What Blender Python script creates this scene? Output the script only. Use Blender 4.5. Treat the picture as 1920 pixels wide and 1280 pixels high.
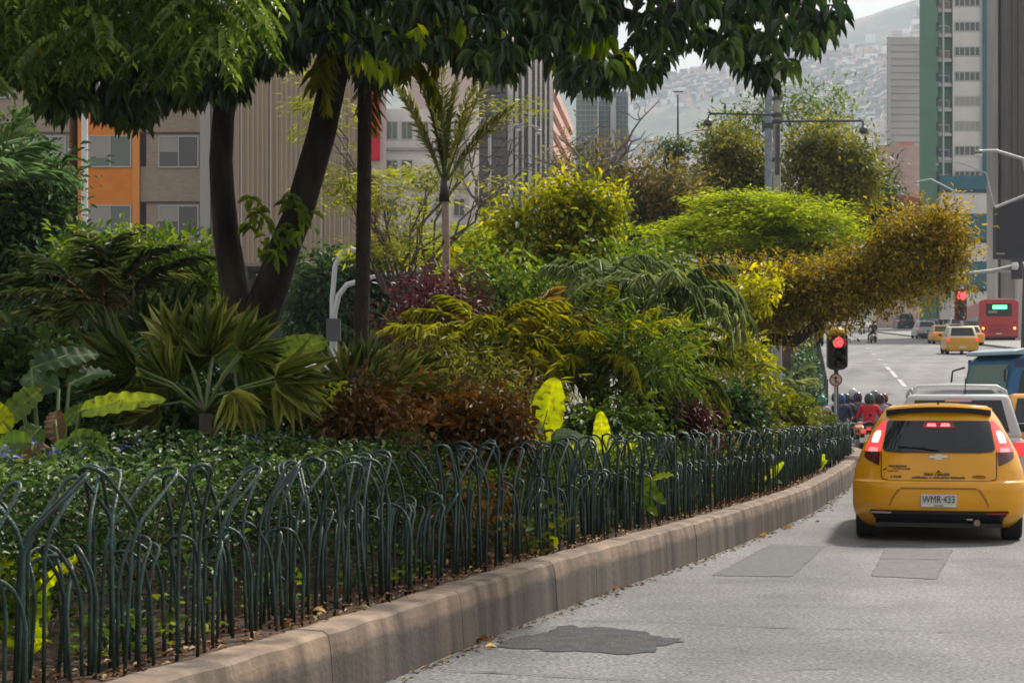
import bpy, math, random
import numpy as np
from mathutils import Vector, Matrix
for _o in list(bpy.data.objects): bpy.data.objects.remove(_o)
SC = bpy.context.scene
COL = SC.collection
# ---------------------------------------------------------------- camera
F = 3200.0; CH = 1.42; HY = 750.0     # focal length in photo pixels, camera height, horizon row
cd = bpy.data.cameras.new('camera'); cam = bpy.data.objects.new('camera', cd); COL.objects.link(cam)
cd.sensor_width = 36; cd.lens = 36*F/1920.0
cam.location = (0, 0, CH); cam.rotation_euler = (math.radians(90), 0, 0)
cd.shift_y = (HY-640)/1920.0
cd.clip_start = 0.1; cd.clip_end = 9000
SC.camera = cam
# ---------------------------------------------------------------- world, sun, exposure
SUN_EL, SUN_AZ = math.radians(48), math.radians(38)     # azimuth measured from +Y towards +X
W = bpy.data.worlds.new('World'); SC.world = W; W.use_nodes = True
nt = W.node_tree; nt.nodes.clear()
wo = nt.nodes.new('ShaderNodeOutputWorld'); bg = nt.nodes.new('ShaderNodeBackground')
sky = nt.nodes.new('ShaderNodeTexSky'); sky.sky_type = 'NISHITA'; sky.sun_disc = False
sky.sun_elevation = SUN_EL; sky.sun_rotation = SUN_AZ
sky.air_density = 1.6; sky.dust_density = 6.0; sky.ozone_density = 1.0
mixc = nt.nodes.new('ShaderNodeMix'); mixc.data_type = 'RGBA'; mixc.inputs['Factor'].default_value = 0.62
mixc.inputs['B'].default_value = (7.0, 6.6, 6.2, 1)           # the veil of thin cloud
nt.links.new(sky.outputs[0], mixc.inputs['A']); nt.links.new(mixc.outputs['Result'], bg.inputs[0])
bg.inputs[1].default_value = 0.085
nt.links.new(bg.outputs[0], wo.inputs[0])
sl = bpy.data.lights.new('sun', 'SUN'); sl.energy = 3.6; sl.angle = math.radians(5); sl.color = (1, .94, .85)
so = bpy.data.objects.new('sun', sl); COL.objects.link(so)
sd = Vector((math.sin(SUN_AZ)*math.cos(SUN_EL), math.cos(SUN_AZ)*math.cos(SUN_EL), math.sin(SUN_EL)))
so.rotation_euler = sd.to_track_quat('Z', 'Y').to_euler(); so.location = (20, 20, 60)
SC.view_settings.view_transform = 'Standard'; SC.view_settings.look = 'None'
SC.view_settings.exposure = 0.72; SC.view_settings.gamma = 1.0
SC.render.engine = 'CYCLES'
cy = SC.cycles; cy.use_denoising = True; cy.max_bounces = 6; cy.diffuse_bounces = 3; cy.glossy_bounces = 3
cy.transmission_bounces = 4; cy.transparent_max_bounces = 6; cy.volume_bounces = 0
cy.caustics_reflective = False; cy.caustics_refractive = False
cy.filter_width = 1.7
# ---------------------------------------------------------------- picture <-> place
def gz(y):                                  # the road is flat, climbs past the crossing, then eases
    y = np.asarray(y, float)
    a = np.clip((y-46)/10, 0, 1)
    z = 0.12*(10*a*a/2) + 0.12*np.clip(y-56, 0, 20)
    b = np.clip(y-76, 0, 520)
    z = z + 0.05*b + 0.0*b
    return z
def PX(px, d): return (px-960.0)/F*d
def PZ(py, d): return CH + (HY-py)/F*d
def PT(px, py, d): return np.array([PX(px, d), d, PZ(py, d)])
def hit(px, py, z0=0.0):                    # where the sight line meets the ground (raised by z0)
    lo = None
    for d in np.concatenate([np.arange(4, 60, .25), np.arange(60, 600, .5)]):
        if PZ(py, d) <= gz(d)+z0:
            lo = d; break
    if lo is None: lo = 600
    return np.array([PX(px, lo), lo, float(gz(lo))+z0])
# ---------------------------------------------------------------- materials
MATS = {}
def srgb(r, g, b):
    f = lambda c: (c/255/12.92) if c/255 <= .04045 else ((c/255+.055)/1.055)**2.4
    return (f(r), f(g), f(b))
def mat(name, col, rough=.6, metal=0, noise=0, nscale=8, spec=.5, bump=0, bscale=40, coat=0, emit=None, estr=0, stretch=(1, 1, 1), ncol=None):
    if name in MATS: return MATS[name]
    m = bpy.data.materials.new(name); m.use_nodes = True; n = m.node_tree; p = n.nodes['Principled BSDF']
    p.inputs['Roughness'].default_value = rough; p.inputs['Metallic'].default_value = metal
    p.inputs['Specular IOR Level'].default_value = spec; p.inputs['Coat Weight'].default_value = coat
    c = (*col, 1)
    p.inputs['Base Color'].default_value = c
    if noise or bump:
        tc = n.nodes.new('ShaderNodeTexCoord'); mp = n.nodes.new('ShaderNodeMapping')
        mp.inputs['Scale'].default_value = stretch; n.links.new(tc.outputs['Object'], mp.inputs[0])
    if noise:
        t = n.nodes.new('ShaderNodeTexNoise'); t.inputs['Scale'].default_value = nscale; t.inputs['Detail'].default_value = 5
        n.links.new(mp.outputs[0], t.inputs['Vector'])
        r = n.nodes.new('ShaderNodeValToRGB'); r.color_ramp.elements[0].position = .3; r.color_ramp.elements[1].position = .7
        lo = ncol if ncol else tuple(x*(1-noise) for x in col)
        r.color_ramp.elements[0].color = (*lo, 1); r.color_ramp.elements[1].color = (*[min(1, x*(1+noise*.5)) for x in col], 1)
        n.links.new(t.outputs['Fac'], r.inputs[0]); n.links.new(r.outputs[0], p.inputs['Base Color'])
    if bump:
        t2 = n.nodes.new('ShaderNodeTexNoise'); t2.inputs['Scale'].default_value = bscale; t2.inputs['Detail'].default_value = 3
        n.links.new(mp.outputs[0], t2.inputs['Vector']); b = n.nodes.new('ShaderNodeBump'); b.inputs['Strength'].default_value = bump
        b.inputs['Distance'].default_value = .02; n.links.new(t2.outputs['Fac'], b.inputs['Height']); n.links.new(b.outputs[0], p.inputs['Normal'])
    if emit is not None:
        p.inputs['Emission Color'].default_value = (*emit, 1); p.inputs['Emission Strength'].default_value = estr
    MATS[name] = m; return m
def leafmat(name, c0, c1, c2, rough=.5, trans=.3, spec=.22, tcol=None, mottle=0):
    """leaf colour from the per-leaf 'tint' value; partly translucent"""
    if name in MATS: return MATS[name]
    if 'maroon' not in name and 'glossy' not in name: c0, c1, c2 = [(c[0]*1.28, c[1]*1.3, c[2]) for c in (c0, c1, c2)]
    m = bpy.data.materials.new(name); m.use_nodes = True; n = m.node_tree; p = n.nodes['Principled BSDF']; out = n.nodes['Material Output']
    a = n.nodes.new('ShaderNodeAttribute'); a.attribute_name = 'tint'
    r = n.nodes.new('ShaderNodeValToRGB'); e = r.color_ramp.elements
    e[0].position = 0.05; e[0].color = (*c0, 1); e[1].position = .95; e[1].color = (*c2, 1); k = e.new(.5); k.color = (*c1, 1)
    n.links.new(a.outputs['Fac'], r.inputs[0]); n.links.new(r.outputs[0], p.inputs['Base Color'])
    p.inputs['Roughness'].default_value = rough; p.inputs['Specular IOR Level'].default_value = spec
    if mottle:                     # brown flecks, veins and worn margins
        tc = n.nodes.new('ShaderNodeTexCoord'); tn = n.nodes.new('ShaderNodeTexNoise'); tn.inputs['Scale'].default_value = 22; tn.inputs['Detail'].default_value = 6; n.links.new(tc.outputs['Object'], tn.inputs['Vector'])
        r2 = n.nodes.new('ShaderNodeValToRGB'); q = r2.color_ramp.elements; q[0].position = .33; q[0].color = (.35, .22, .12, 1); q[1].position = .62; q[1].color = (1.1, 1.1, 1.1, 1); q2 = q.new(.42); q2.color = (.8, .82, .7, 1)
        n.links.new(tn.outputs['Fac'], r2.inputs[0]); mm = n.nodes.new('ShaderNodeMix'); mm.data_type = 'RGBA'; mm.blend_type = 'MULTIPLY'; mm.inputs['Factor'].default_value = mottle
        n.links.new(r.outputs[0], mm.inputs['A']); n.links.new(r2.outputs[0], mm.inputs['B']); n.links.new(mm.outputs['Result'], p.inputs['Base Color'])
    t = n.nodes.new('ShaderNodeBsdfTranslucent'); mx = n.nodes.new('ShaderNodeMixShader'); mx.inputs[0].default_value = trans
    hs = n.nodes.new('ShaderNodeHueSaturation'); hs.inputs['Hue'].default_value = .485; hs.inputs['Saturation'].default_value = 1.15; hs.inputs['Value'].default_value = 2.0
    n.links.new(mm.outputs['Result'] if mottle else r.outputs[0], hs.inputs['Color']); n.links.new(hs.outputs[0], t.inputs[0])
    n.links.new(p.outputs[0], mx.inputs[1]); n.links.new(t.outputs[0], mx.inputs[2]); n.links.new(mx.outputs[0], out.inputs[0])
    MATS[name] = m; return m
# ---------------------------------------------------------------- objects
def obj(name, me, m=None, parent=None, world=True):
    o = bpy.data.objects.new(name, me); COL.objects.link(o)
    if m is not None and me is not None:
        for mm in (m if isinstance(m, (list, tuple)) else [m]): me.materials.append(mm)
    if parent is not None:
        o.parent = parent
        if world:
            root = parent
            off = Vector((0, 0, 0))
            while root is not None: off += Vector(root.location); root = root.parent
            o.location = -off if parent.type == 'EMPTY' else (0, 0, 0)
    return o
def tag(o, label=None, cat=None, group=None, kind=None):
    if label: o['label'] = label
    if cat: o['category'] = cat
    if group: o['group'] = group
    if kind: o['kind'] = kind
    return o
def thing(name, label, cat, loc=(0, 0, 0), rz=0, group=None):
    o = bpy.data.objects.new(name, None); COL.objects.link(o); o.location = tuple(float(v) for v in loc); o.rotation_euler = (0, 0, rz)
    o.empty_display_size = .2
    return tag(o, label, cat, group)
def struct(name, me, m): return tag(obj(name, me, m), kind='structure')
def copy_tree(root, loc=None, rz=None, label=None, group=None, swap=None):
    def rec(o, par):
        c = o.copy(); COL.objects.link(c); c.parent = par
        if swap and c.type == 'MESH' and c.data.materials and c.data.materials[0] and c.data.materials[0].name in swap:
            c.data = c.data.copy(); c.data.materials[0] = swap[o.data.materials[0].name]
        for ch in kids.get(o.name, []): rec(ch, c)
        return c
    kids = {}
    for o in COL.objects:
        if o.parent: kids.setdefault(o.parent.name, []).append(o)
    r = rec(root, None)
    if loc is not None: r.location = tuple(float(v) for v in loc)
    if rz is not None: r.rotation_euler = (0, 0, rz)
    if label: r['label'] = label
    if group: r['group'] = group
    return r
class MB:
    """collects shapes; build() links them as one mesh"""
    def __init__(s): s.v = []; s.f = []
    def add(s, v, f):
        o = len(s.v); s.v += [tuple(float(c) for c in p) for p in v]; s.f += [tuple(i+o for i in q) for q in f]; return s
    def box(s, x0, x1, y0, y1, z0, z1):
        return s.add([(x0, y0, z0), (x1, y0, z0), (x1, y1, z0), (x0, y1, z0), (x0, y0, z1), (x1, y0, z1), (x1, y1, z1), (x0, y1, z1)],
                     [(3, 2, 1, 0), (4, 5, 6, 7), (0, 1, 5, 4), (1, 2, 6, 5), (2, 3, 7, 6), (3, 0, 4, 7)])
    def tube(s, pts, r, n=8, cap=True):
        pts = [np.array(p, float) for p in pts]; N = len(pts)
        rs = r if isinstance(r, (list, tuple, np.ndarray)) else [r]*N
        V = []; Fc = []; pn = None
        for i, p in enumerate(pts):
            d = pts[min(i+1, N-1)]-pts[max(i-1, 0)]; d = d/(np.linalg.norm(d)+1e-9)
            if pn is None:
                a = np.array([0, 0, 1.]) if abs(d[2]) < .9 else np.array([1., 0, 0])
                pn = np.cross(d, a); pn /= np.linalg.norm(pn)
            pn = pn-d*np.dot(pn, d); pn /= (np.linalg.norm(pn)+1e-9); b = np.cross(d, pn)
            for k in range(n):
                t = 2*math.pi*k/n; V.append(p+rs[i]*(math.cos(t)*pn+math.sin(t)*b))
        for i in range(N-1):
            for k in range(n):
                a = i*n+k; b_ = i*n+(k+1) % n; Fc.append((a, b_, b_+n, a+n))
        if cap: Fc.append(tuple(range(n))[::-1]); Fc.append(tuple((N-1)*n+k for k in range(n)))
        return s.add(V, Fc)
    def lathe(s, prof, c=(0, 0, 0), n=16, axis='z'):
        V = []; Fc = []
        for r, h in prof:
            for k in range(n):
                t = 2*math.pi*k/n; a, b = r*math.cos(t), r*math.sin(t)
                p = (a, b, h) if axis == 'z' else ((h, a, b) if axis == 'x' else (a, h, b))
                V.append((p[0]+c[0], p[1]+c[1], p[2]+c[2]))
        for i in range(len(prof)-1):
            for k in range(n):
                a = i*n+k; b_ = i*n+(k+1) % n; Fc.append((a, b_, b_+n, a+n))
        Fc.append(tuple(range(n))[::-1]); Fc.append(tuple((len(prof)-1)*n+k for k in range(n)))
        return s.add(V, Fc)
    def prism(s, poly, y0, y1, axis='y'):
        n = len(poly)
        q = lambda p, h: (p[0], h, p[1]) if axis == 'y' else ((h, p[0], p[1]) if axis == 'x' else (p[0], p[1], h))
        V = [q(p, y0) for p in poly]+[q(p, y1) for p in poly]
        return s.add(V, [tuple(range(n)), tuple(range(2*n-1, n-1, -1))]+[(i, i+n, (i+1) % n+n, (i+1) % n) for i in range(n)])
    def mesh(s, name='m', smooth=False, fix=True):
        me = bpy.data.meshes.new(name); me.from_pydata(s.v, [], s.f); me.update()
        if fix:
            import bmesh
            b = bmesh.new(); b.from_mesh(me); bmesh.ops.recalc_face_normals(b, faces=b.faces); b.to_mesh(me); b.free()
        if smooth: me.polygons.foreach_set('use_smooth', [True]*len(me.polygons))
        return me
    def build(s, name, m, parent=None, world=True, smooth=False, bevel=0, fix=True):
        o = obj(name, s.mesh(name, smooth, fix), m, parent, world)
        if bevel:
            b = o.modifiers.new('bevel', 'BEVEL'); b.width = bevel; b.segments = 2; b.limit_method = 'ANGLE'
        return o
# ---------------------------------------------------------------- leaves
def _t(rows, fold=.12, droop=.25):
    """leaf blade: rows of (t, halfwidth); returns verts, tris"""
    V = []; T = []
    V.append((rows[0][0], 0, 0)); prev = [0]
    for t, w in rows[1:-1]:
        z = -droop*t*t; i = len(V); V += [(t, -w, z+fold*w), (t, 0, z), (t, w, z+fold*w)]
        if len(prev) == 1: T += [(prev[0], i, i+1), (prev[0], i+1, i+2)]
        else:
            a = prev[0]; T += [(a, i, i+1), (a, i+1, a+1), (a+1, i+1, i+2), (a+1, i+2, a+2)]
        prev = [i, i+1, i+2]
    t = rows[-1][0]; i = len(V); V.append((t, 0, -droop*t*t)); a = prev[0]; T += [(a, i, a+1), (a+1, i, a+2)]
    return np.array(V, float), np.array(T, int)
T_LANCE = _t([(0, 0), (.2, .32), (.5, .5), (.8, .3), (1, 0)], .5, .28)
T_STRAP = _t([(0, 0), (.15, .5), (.6, .42), (1, 0)], .35, .18)
T_OVAL = _t([(0, 0), (.35, .5), (.75, .4), (1, 0)], .4, .15)
T_DIAM = (np.array([(0, 0, 0), (.45, .5, .03), (1, 0, -.08), (.45, -.5, .03)], float), np.array([(0, 1, 2), (0, 2, 3)], int))
def leaf_mesh(name, pos, d, n, L, Wd, tint, templ):
    TV, TT = templ; N = len(pos); nv = len(TV); ntri = len(TT)
    d = d/(np.linalg.norm(d, axis=1, keepdims=True)+1e-9)
    n = n-d*np.sum(n*d, axis=1, keepdims=True); n = n/(np.linalg.norm(n, axis=1, keepdims=True)+1e-9)
    s = np.cross(n, d)
    L = np.broadcast_to(np.asarray(L, float), (N,)); Wd = np.broadcast_to(np.asarray(Wd, float), (N,))
    P = pos[:, None, :]+TV[None, :, 0, None]*(L[:, None, None]*d[:, None, :])+TV[None, :, 1, None]*(Wd[:, None, None]*s[:, None, :])+TV[None, :, 2, None]*(L[:, None, None]*n[:, None, :])
    P = P.reshape(-1, 3).astype(np.float32)
    idx = (TT[None]+(np.arange(N)*nv)[:, None, None]).reshape(-1).astype(np.int32)
    me = bpy.data.meshes.new(name)
    me.vertices.add(len(P)); me.vertices.foreach_set('co', P.ravel())
    me.loops.add(len(idx)); me.loops.foreach_set('vertex_index', idx)
    nf = N*ntri; me.polygons.add(nf)
    me.polygons.foreach_set('loop_start', np.arange(nf, dtype=np.int32)*3)
    me.polygons.foreach_set('loop_total', np.full(nf, 3, np.int32))
    me.polygons.foreach_set('use_smooth', np.ones(nf, bool))
    at = me.attributes.new('tint', 'FLOAT', 'POINT')
    at.data.foreach_set('value', np.repeat(np.clip(tint, 0, 1), nv).astype(np.float32))
    me.update(); return me
def rdirs(rng, n):
    v = rng.normal(size=(n, 3)); return v/np.linalg.norm(v, axis=1, keepdims=True)
def crown_mesh(name, seed, blobs, nclump, nleaf, L, Wd, templ=T_DIAM, cr=.25, droop=.2, shell=.45, up=1.0, flat=1.0, out=.6, tj=.10, tb=(.05, .95), lump=.8):
    """blobs: (cx,cy,cz,rx,ry,rz). clumps of leaves spread through the volumes"""
    rng = np.random.default_rng(seed); B = np.array(blobs, float)
    w = B[:, 3]*B[:, 4]*B[:, 5]; w = w**.75; w /= w.sum()
    k = rng.choice(len(B), nclump, p=w); u = rdirs(rng, nclump); r = rng.random(nclump)**shell
    C = B[k, :3]+u*r[:, None]*B[k, 3:]*(1+.08*rng.normal(size=(nclump, 1)))
    ct = tb[0]+(tb[1]-tb[0])*rng.random(nclump)
    ns = max(6, nclump//9); g = rng.integers(ns, size=nclump)      # clumps gather into boughs, leaving gaps between
    j = rng.choice(nclump, ns, replace=False); S = C[j]; su = u[j]; st = ct[j]
    gm = rng.random(nclump) < lump
    C = np.where(gm[:, None], S[g]+np.clip(rng.normal(size=(nclump, 3)), -1.4, 1.4)*np.array([1, 1, max(flat, .35)])*cr*1.15, C); u = np.where(gm[:, None], su[g]*.6+u*.6, u); ct = np.where(gm, st[g]*.75+ct*.25, ct)
    csz = cr*(.6+.8*rng.random(nclump))
    P = np.repeat(C, nleaf, 0); U = np.repeat(u, nleaf, 0); n = len(P)
    o = np.clip(rng.normal(size=(n, 3)), -1.6, 1.6)*np.array([1, 1, flat]); P = P+o*np.repeat(csz, nleaf)[:, None]*.6
    D = U*out+o*.45+rdirs(rng, n)*.5; D[:, 2] *= flat; D[:, 2] -= droop
    N_ = rdirs(rng, n)*.55+np.array([0, 0, up])+U*.25
    ti = np.repeat(ct, nleaf)+rng.normal(size=n)*tj
    l = L*(.45+1.15*rng.random(n)**1.4); return leaf_mesh(name, P, D, N_, l, Wd*l/L*(.8+.4*rng.random(n)), ti, templ)
def limb(mb, p0, p1, r0, r1, rng, n=7, wob=.06, sag=0, sides=8):
    p0 = np.array(p0, float); p1 = np.array(p1, float); L = np.linalg.norm(p1-p0); t = np.linspace(0, 1, n)
    pts = p0+(p1-p0)*t[:, None]; off = rng.normal(size=(n, 3))*wob*L*.5; off[0] = 0; off[-1] = 0
    pts = pts+off; pts[:, 2] += sag*L*4*t*(1-t); mb.tube(pts, list(r0+(r1-r0)*t), sides); return pts
# ================================================================ THE SETTING
def strip(name, ys, xl, xr, z0, m, nx=1):
    V = []; Fc = []; k = nx+1
    for y, a, b in zip(ys, xl, xr):
        for i in range(k): V.append((a+(b-a)*i/nx, y, float(gz(y))+z0))
    for j in range(len(ys)-1):
        for i in range(nx): q = j*k+i; Fc.append((q, q+1, q+k+1, q+k))
    me = bpy.data.meshes.new(name); me.from_pydata(V, [], Fc); me.update(); return struct(name, me, m)
YS = np.concatenate([np.arange(-12, 46, 4.), np.arange(46, 80, 1.), np.arange(80, 600, 8.), [600, 900, 1500, 3600]])
M_ground = mat('dusty ground', (.16, .15, .12), .95, noise=.4, nscale=.05)
strip('ground', YS, [-1500.]*len(YS), [1500.]*len(YS), -.01, M_ground)

def road_material():
    m = bpy.data.materials.new('worn concrete road'); m.use_nodes = True; n = m.node_tree; p = n.nodes['Principled BSDF']
    tc = n.nodes.new('ShaderNodeTexCoord')
    def noise(s, d, stretch=(1, 1, 1), rot=0):
        mp = n.nodes.new('ShaderNodeMapping'); mp.inputs['Scale'].default_value = stretch; mp.inputs['Rotation'].default_value = (0, 0, rot)
        n.links.new(tc.outputs['Object'], mp.inputs[0])
        t = n.nodes.new('ShaderNodeTexNoise'); t.inputs['Scale'].default_value = s; t.inputs['Detail'].default_value = d
        n.links.new(mp.outputs[0], t.inputs['Vector']); return t.outputs['Fac']
    def ramp(f, a, b, c0, c1):
        r = n.nodes.new('ShaderNodeValToRGB'); r.color_ramp.elements[0].position = a; r.color_ramp.elements[1].position = b
        r.color_ramp.elements[0].color = (*c0, 1); r.color_ramp.elements[1].color = (*c1, 1); n.links.new(f, r.inputs[0]); return r.outputs[0]
    def mul(a, b, f=1):
        x = n.nodes.new('ShaderNodeMix'); x.data_type = 'RGBA'; x.blend_type = 'MULTIPLY'; x.inputs['Factor'].default_value = f
        n.links.new(a, x.inputs['A']); n.links.new(b, x.inputs['B']); return x.outputs['Result']
    base = ramp(noise(.35, 4), .3, .72, (.150, .153, .158), (.24, .242, .245))
    spk = ramp(noise(38, 4), .35, .7, (.50, .50, .50), (1.5, 1.48, 1.45))
    fine = ramp(noise(9, 6), .35, .65, (.88, .88, .88), (1.06, 1.06, 1.06))
    streak = ramp(noise(1.1, 5, (1.0, .10, 1), .28), .38, .66, (.80, .79, .78), (1.05, 1.05, 1.05))
    c = mul(mul(mul(base, spk), fine), streak, .8)
    blot = ramp(noise(.8, 9), .34, .50, (.58, .58, .59), (1.03, 1.03, 1.03)); c = mul(c, blot, .75)
    mpw = n.nodes.new('ShaderNodeMapping'); mpw.inputs['Rotation'].default_value = (0, 0, math.radians(16.5)); n.links.new(tc.outputs['Object'], mpw.inputs[0])
    wv = n.nodes.new('ShaderNodeTexWave'); wv.inputs['Scale'].default_value = .19; wv.inputs['Distortion'].default_value = .6; wv.inputs['Detail'].default_value = 3; n.links.new(mpw.outputs[0], wv.inputs['Vector'])
    c = mul(c, ramp(wv.outputs['Fac'], .1, .8, (.84, .84, .84), (1.04, 1.04, 1.04)), .8)
    # small pale aggregate chips
    mp = n.nodes.new('ShaderNodeMapping'); n.links.new(tc.outputs['Object'], mp.inputs[0])
    v = n.nodes.new('ShaderNodeTexVoronoi'); v.inputs['Scale'].default_value = 26; n.links.new(mp.outputs[0], v.inputs['Vector'])
    ch = ramp(v.outputs['Distance'], .10, .22, (1.6, 1.58, 1.52), (1, 1, 1))
    c = mul(c, ch, .8)
    n.links.new(c, p.inputs['Base Color']); p.inputs['Roughness'].default_value = .72; p.inputs['Specular IOR Level'].default_value = .35
    b = n.nodes.new('ShaderNodeBump'); b.inputs['Strength'].default_value = .5; b.inputs['Distance'].default_value = .01
    n.links.new(noise(30, 4), b.inputs['Height']); n.links.new(b.outputs[0], p.inputs['Normal']); return m
M_road = road_material()
strip('road', YS[YS <= 600], [-60.]*int((YS <= 600).sum()), [70.]*int((YS <= 600).sum()), 0, M_road)

# ---- kerb line of the median, from where it meets the road in the photograph
KP = [(-5.2, 0.), (-3.55, 1.6)] + [(PX(x, CH*F/(y-HY)), CH*F/(y-HY)) for x, y in
      ((470, 1390), (775, 1258), (968, 1172), (1147, 1107), (1293, 1058), (1425, 1006), (1526, 962), (1563, 934), (1600, 905))]
KP += [(7.35, 35.5), (8.05, 39.0), (8.1, 41.0), (7.5, 42.2), (6.3, 42.6)]
def resample(P, step):
    P = np.array(P, float); s = np.concatenate([[0], np.cumsum(np.linalg.norm(np.diff(P, axis=0), axis=1))])
    n = max(2, int(s[-1]/step)+1); t = np.linspace(0, s[-1], n); return np.stack([np.interp(t, s, P[:, i]) for i in range(P.shape[1])], 1)
KP = resample(KP, .9); K2 = KP.copy()
for _ in range(3): K2[1:-1] = (K2[:-2]+2*K2[1:-1]+K2[2:])/4
KPATH = resample(K2, .08)
def pathframe(P):
    T = np.gradient(P, axis=0); T /= np.linalg.norm(T, axis=1, keepdims=True); return np.stack([-T[:, 1], T[:, 0]], 1)   # points left (into the median)
KN = pathframe(KPATH)
KS = np.concatenate([[0], np.cumsum(np.linalg.norm(np.diff(KPATH, axis=0), axis=1))])
def along(s, off):                          # a point s metres along the kerb, off metres into the median
    return np.array([np.interp(s, KS, KPATH[:, 0]+KN[:, 0]*off), np.interp(s, KS, KPATH[:, 1]+KN[:, 1]*off)])
def kerb_s_at(y): return float(np.interp(y, KPATH[:, 1][:int(len(KPATH)*.93)], KS[:int(len(KPATH)*.93)]))
KZ = .33
rk = np.random.default_rng(3)
kb = MB(); prof = [(0, -.05), (.012, .20), (.022, .27), (.034, .318), (.06, .334), (.20, .338), (.235, .33), (.24, .18)]
seg = 0.0; S_END = KS[-1]
while seg < S_END-.3:
    L = 1.0 if seg > 14 else .92; jit = rk.normal()*.0015; jz = rk.normal()*.0015
    ss = np.linspace(seg+.0012, min(seg+L, S_END)-.0012, 9 if seg < 30 else 5)
    V = []
    for s in ss:
        for o, z in prof:
            wv = .002*math.sin(s*7.3+z*20)+.0015*math.sin(s*17.1)
            q = along(s, o+jit+wv); V.append((q[0], q[1], z+jz+(.004*math.sin(s*11+2) if z > .2 else 0)))
    n = len(prof); Fc = [(a*n+b, (a+1)*n+b, (a+1)*n+b+1, a*n+b+1) for a in range(len(ss)-1) for b in range(n-1)]
    Fc += [tuple(range(n)), tuple((len(ss)-1)*n+b for b in range(n))[::-1]]
    kb.add(V, Fc); seg += L
def kerb_material():
    m = bpy.data.materials.new('stained concrete kerb'); m.use_nodes = True; n = m.node_tree; p = n.nodes['Principled BSDF']
    tc = n.nodes.new('ShaderNodeTexCoord'); sx = n.nodes.new('ShaderNodeSeparateXYZ'); n.links.new(tc.outputs['Object'], sx.inputs[0])
    def nz(s, d, st): 
        mp = n.nodes.new('ShaderNodeMapping'); mp.inputs['Scale'].default_value = st; n.links.new(tc.outputs['Object'], mp.inputs[0])
        t = n.nodes.new('ShaderNodeTexNoise'); t.inputs['Scale'].default_value = s; t.inputs['Detail'].default_value = d; n.links.new(mp.outputs[0], t.inputs['Vector']); return t.outputs['Fac']
    # mortar-washed upper band, greyer face below; the border wanders
    ad = n.nodes.new('ShaderNodeMath'); ad.operation = 'MULTIPLY_ADD'; ad.inputs[1].default_value = .09; n.links.new(nz(3, 4, (1, 1, .4)), ad.inputs[0]); n.links.new(sx.outputs['Z'], ad.inputs[2])
    r = n.nodes.new('ShaderNodeValToRGB'); r.color_ramp.elements[0].position = .262; r.color_ramp.elements[1].position = .292
    r.color_ramp.elements[0].color = (.118, .100, .086, 1); r.color_ramp.elements[1].color = (.25, .195, .15, 1); n.links.new(ad.outputs[0], r.inputs[0])
    st = n.nodes.new('ShaderNodeValToRGB'); st.color_ramp.elements[0].position = .33; st.color_ramp.elements[1].position = .68
    st.color_ramp.elements[0].color = (.38, .38, .38, 1); st.color_ramp.elements[1].color = (1.25, 1.22, 1.18, 1); n.links.new(nz(5, 5, (1, 1, .07)), st.inputs[0])
    bl = n.nodes.new('ShaderNodeValToRGB'); bl.color_ramp.elements[0].position = .3; bl.color_ramp.elements[1].position = .7
    bl.color_ramp.elements[0].color = (.8, .84, .9, 1); bl.color_ramp.elements[1].color = (1.15, 1.05, .95, 1); n.links.new(nz(1.3, 6, (1, 1, 1)), bl.inputs[0])
    x = n.nodes.new('ShaderNodeMix'); x.data_type = 'RGBA'; x.blend_type = 'MULTIPLY'; x.inputs['Factor'].default_value = 1; n.links.new(r.outputs[0], x.inputs['A']); n.links.new(st.outputs[0], x.inputs['B'])
    y = n.nodes.new('ShaderNodeMix'); y.data_type = 'RGBA'; y.blend_type = 'MULTIPLY'; y.inputs['Factor'].default_value = 1; n.links.new(x.outputs['Result'], y.inputs['A']); n.links.new(bl.outputs[0], y.inputs['B'])
    n.links.new(y.outputs['Result'], p.inputs['Base Color']); p.inputs['Roughness'].default_value = .85
    b = n.nodes.new('ShaderNodeBump'); b.inputs['Strength'].default_value = .4; b.inputs['Distance'].default_value = .012; n.links.new(nz(30, 5, (1, 1, 1)), b.inputs['Height']); n.links.new(b.outputs[0], p.inputs['Normal'])
    return m
struct('kerb', kb.mesh('kerb', smooth=False), kerb_material())
# ---- planted soil of the median
def soil_z(x, y, off): return KZ-.02+.03*math.sin(x*2.1+y*1.3)*math.sin(y*2.7)*min(1, off*2)+min(.10, .12*max(0, off-.5))
sm_v = []; sm_f = []; offs = [.22, .3, .4, .55, .8, 1.2, 2, 3.5, 6, 10, 14]
sS = np.arange(0, S_END-.5, .25)
for s in sS:
    yy = along(s, 0)[1]; lim = 14 if yy < 36 else max(.6, 14*(42.6-yy)/7)
    for o in offs:
        oo = min(o, lim)+(.02*rk.normal() if .25 < o < 2 else 0); q = along(s, oo); sm_v.append((q[0], q[1], soil_z(q[0], q[1], oo)+(.008*rk.normal() if o < 2 else 0)))
k = len(offs)
for a in range(len(sS)-1):
    for b in range(k-1): sm_f.append((a*k+b, a*k+b+1, (a+1)*k+b+1, (a+1)*k+b))
me = bpy.data.meshes.new('soil'); me.from_pydata(sm_v, [], sm_f); me.update(); me.polygons.foreach_set('use_smooth', [True]*len(me.polygons))
struct('soil', me, mat('brown soil', (.085, .05, .032), .95, noise=.55, nscale=14, bump=.8, bscale=50))
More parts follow.
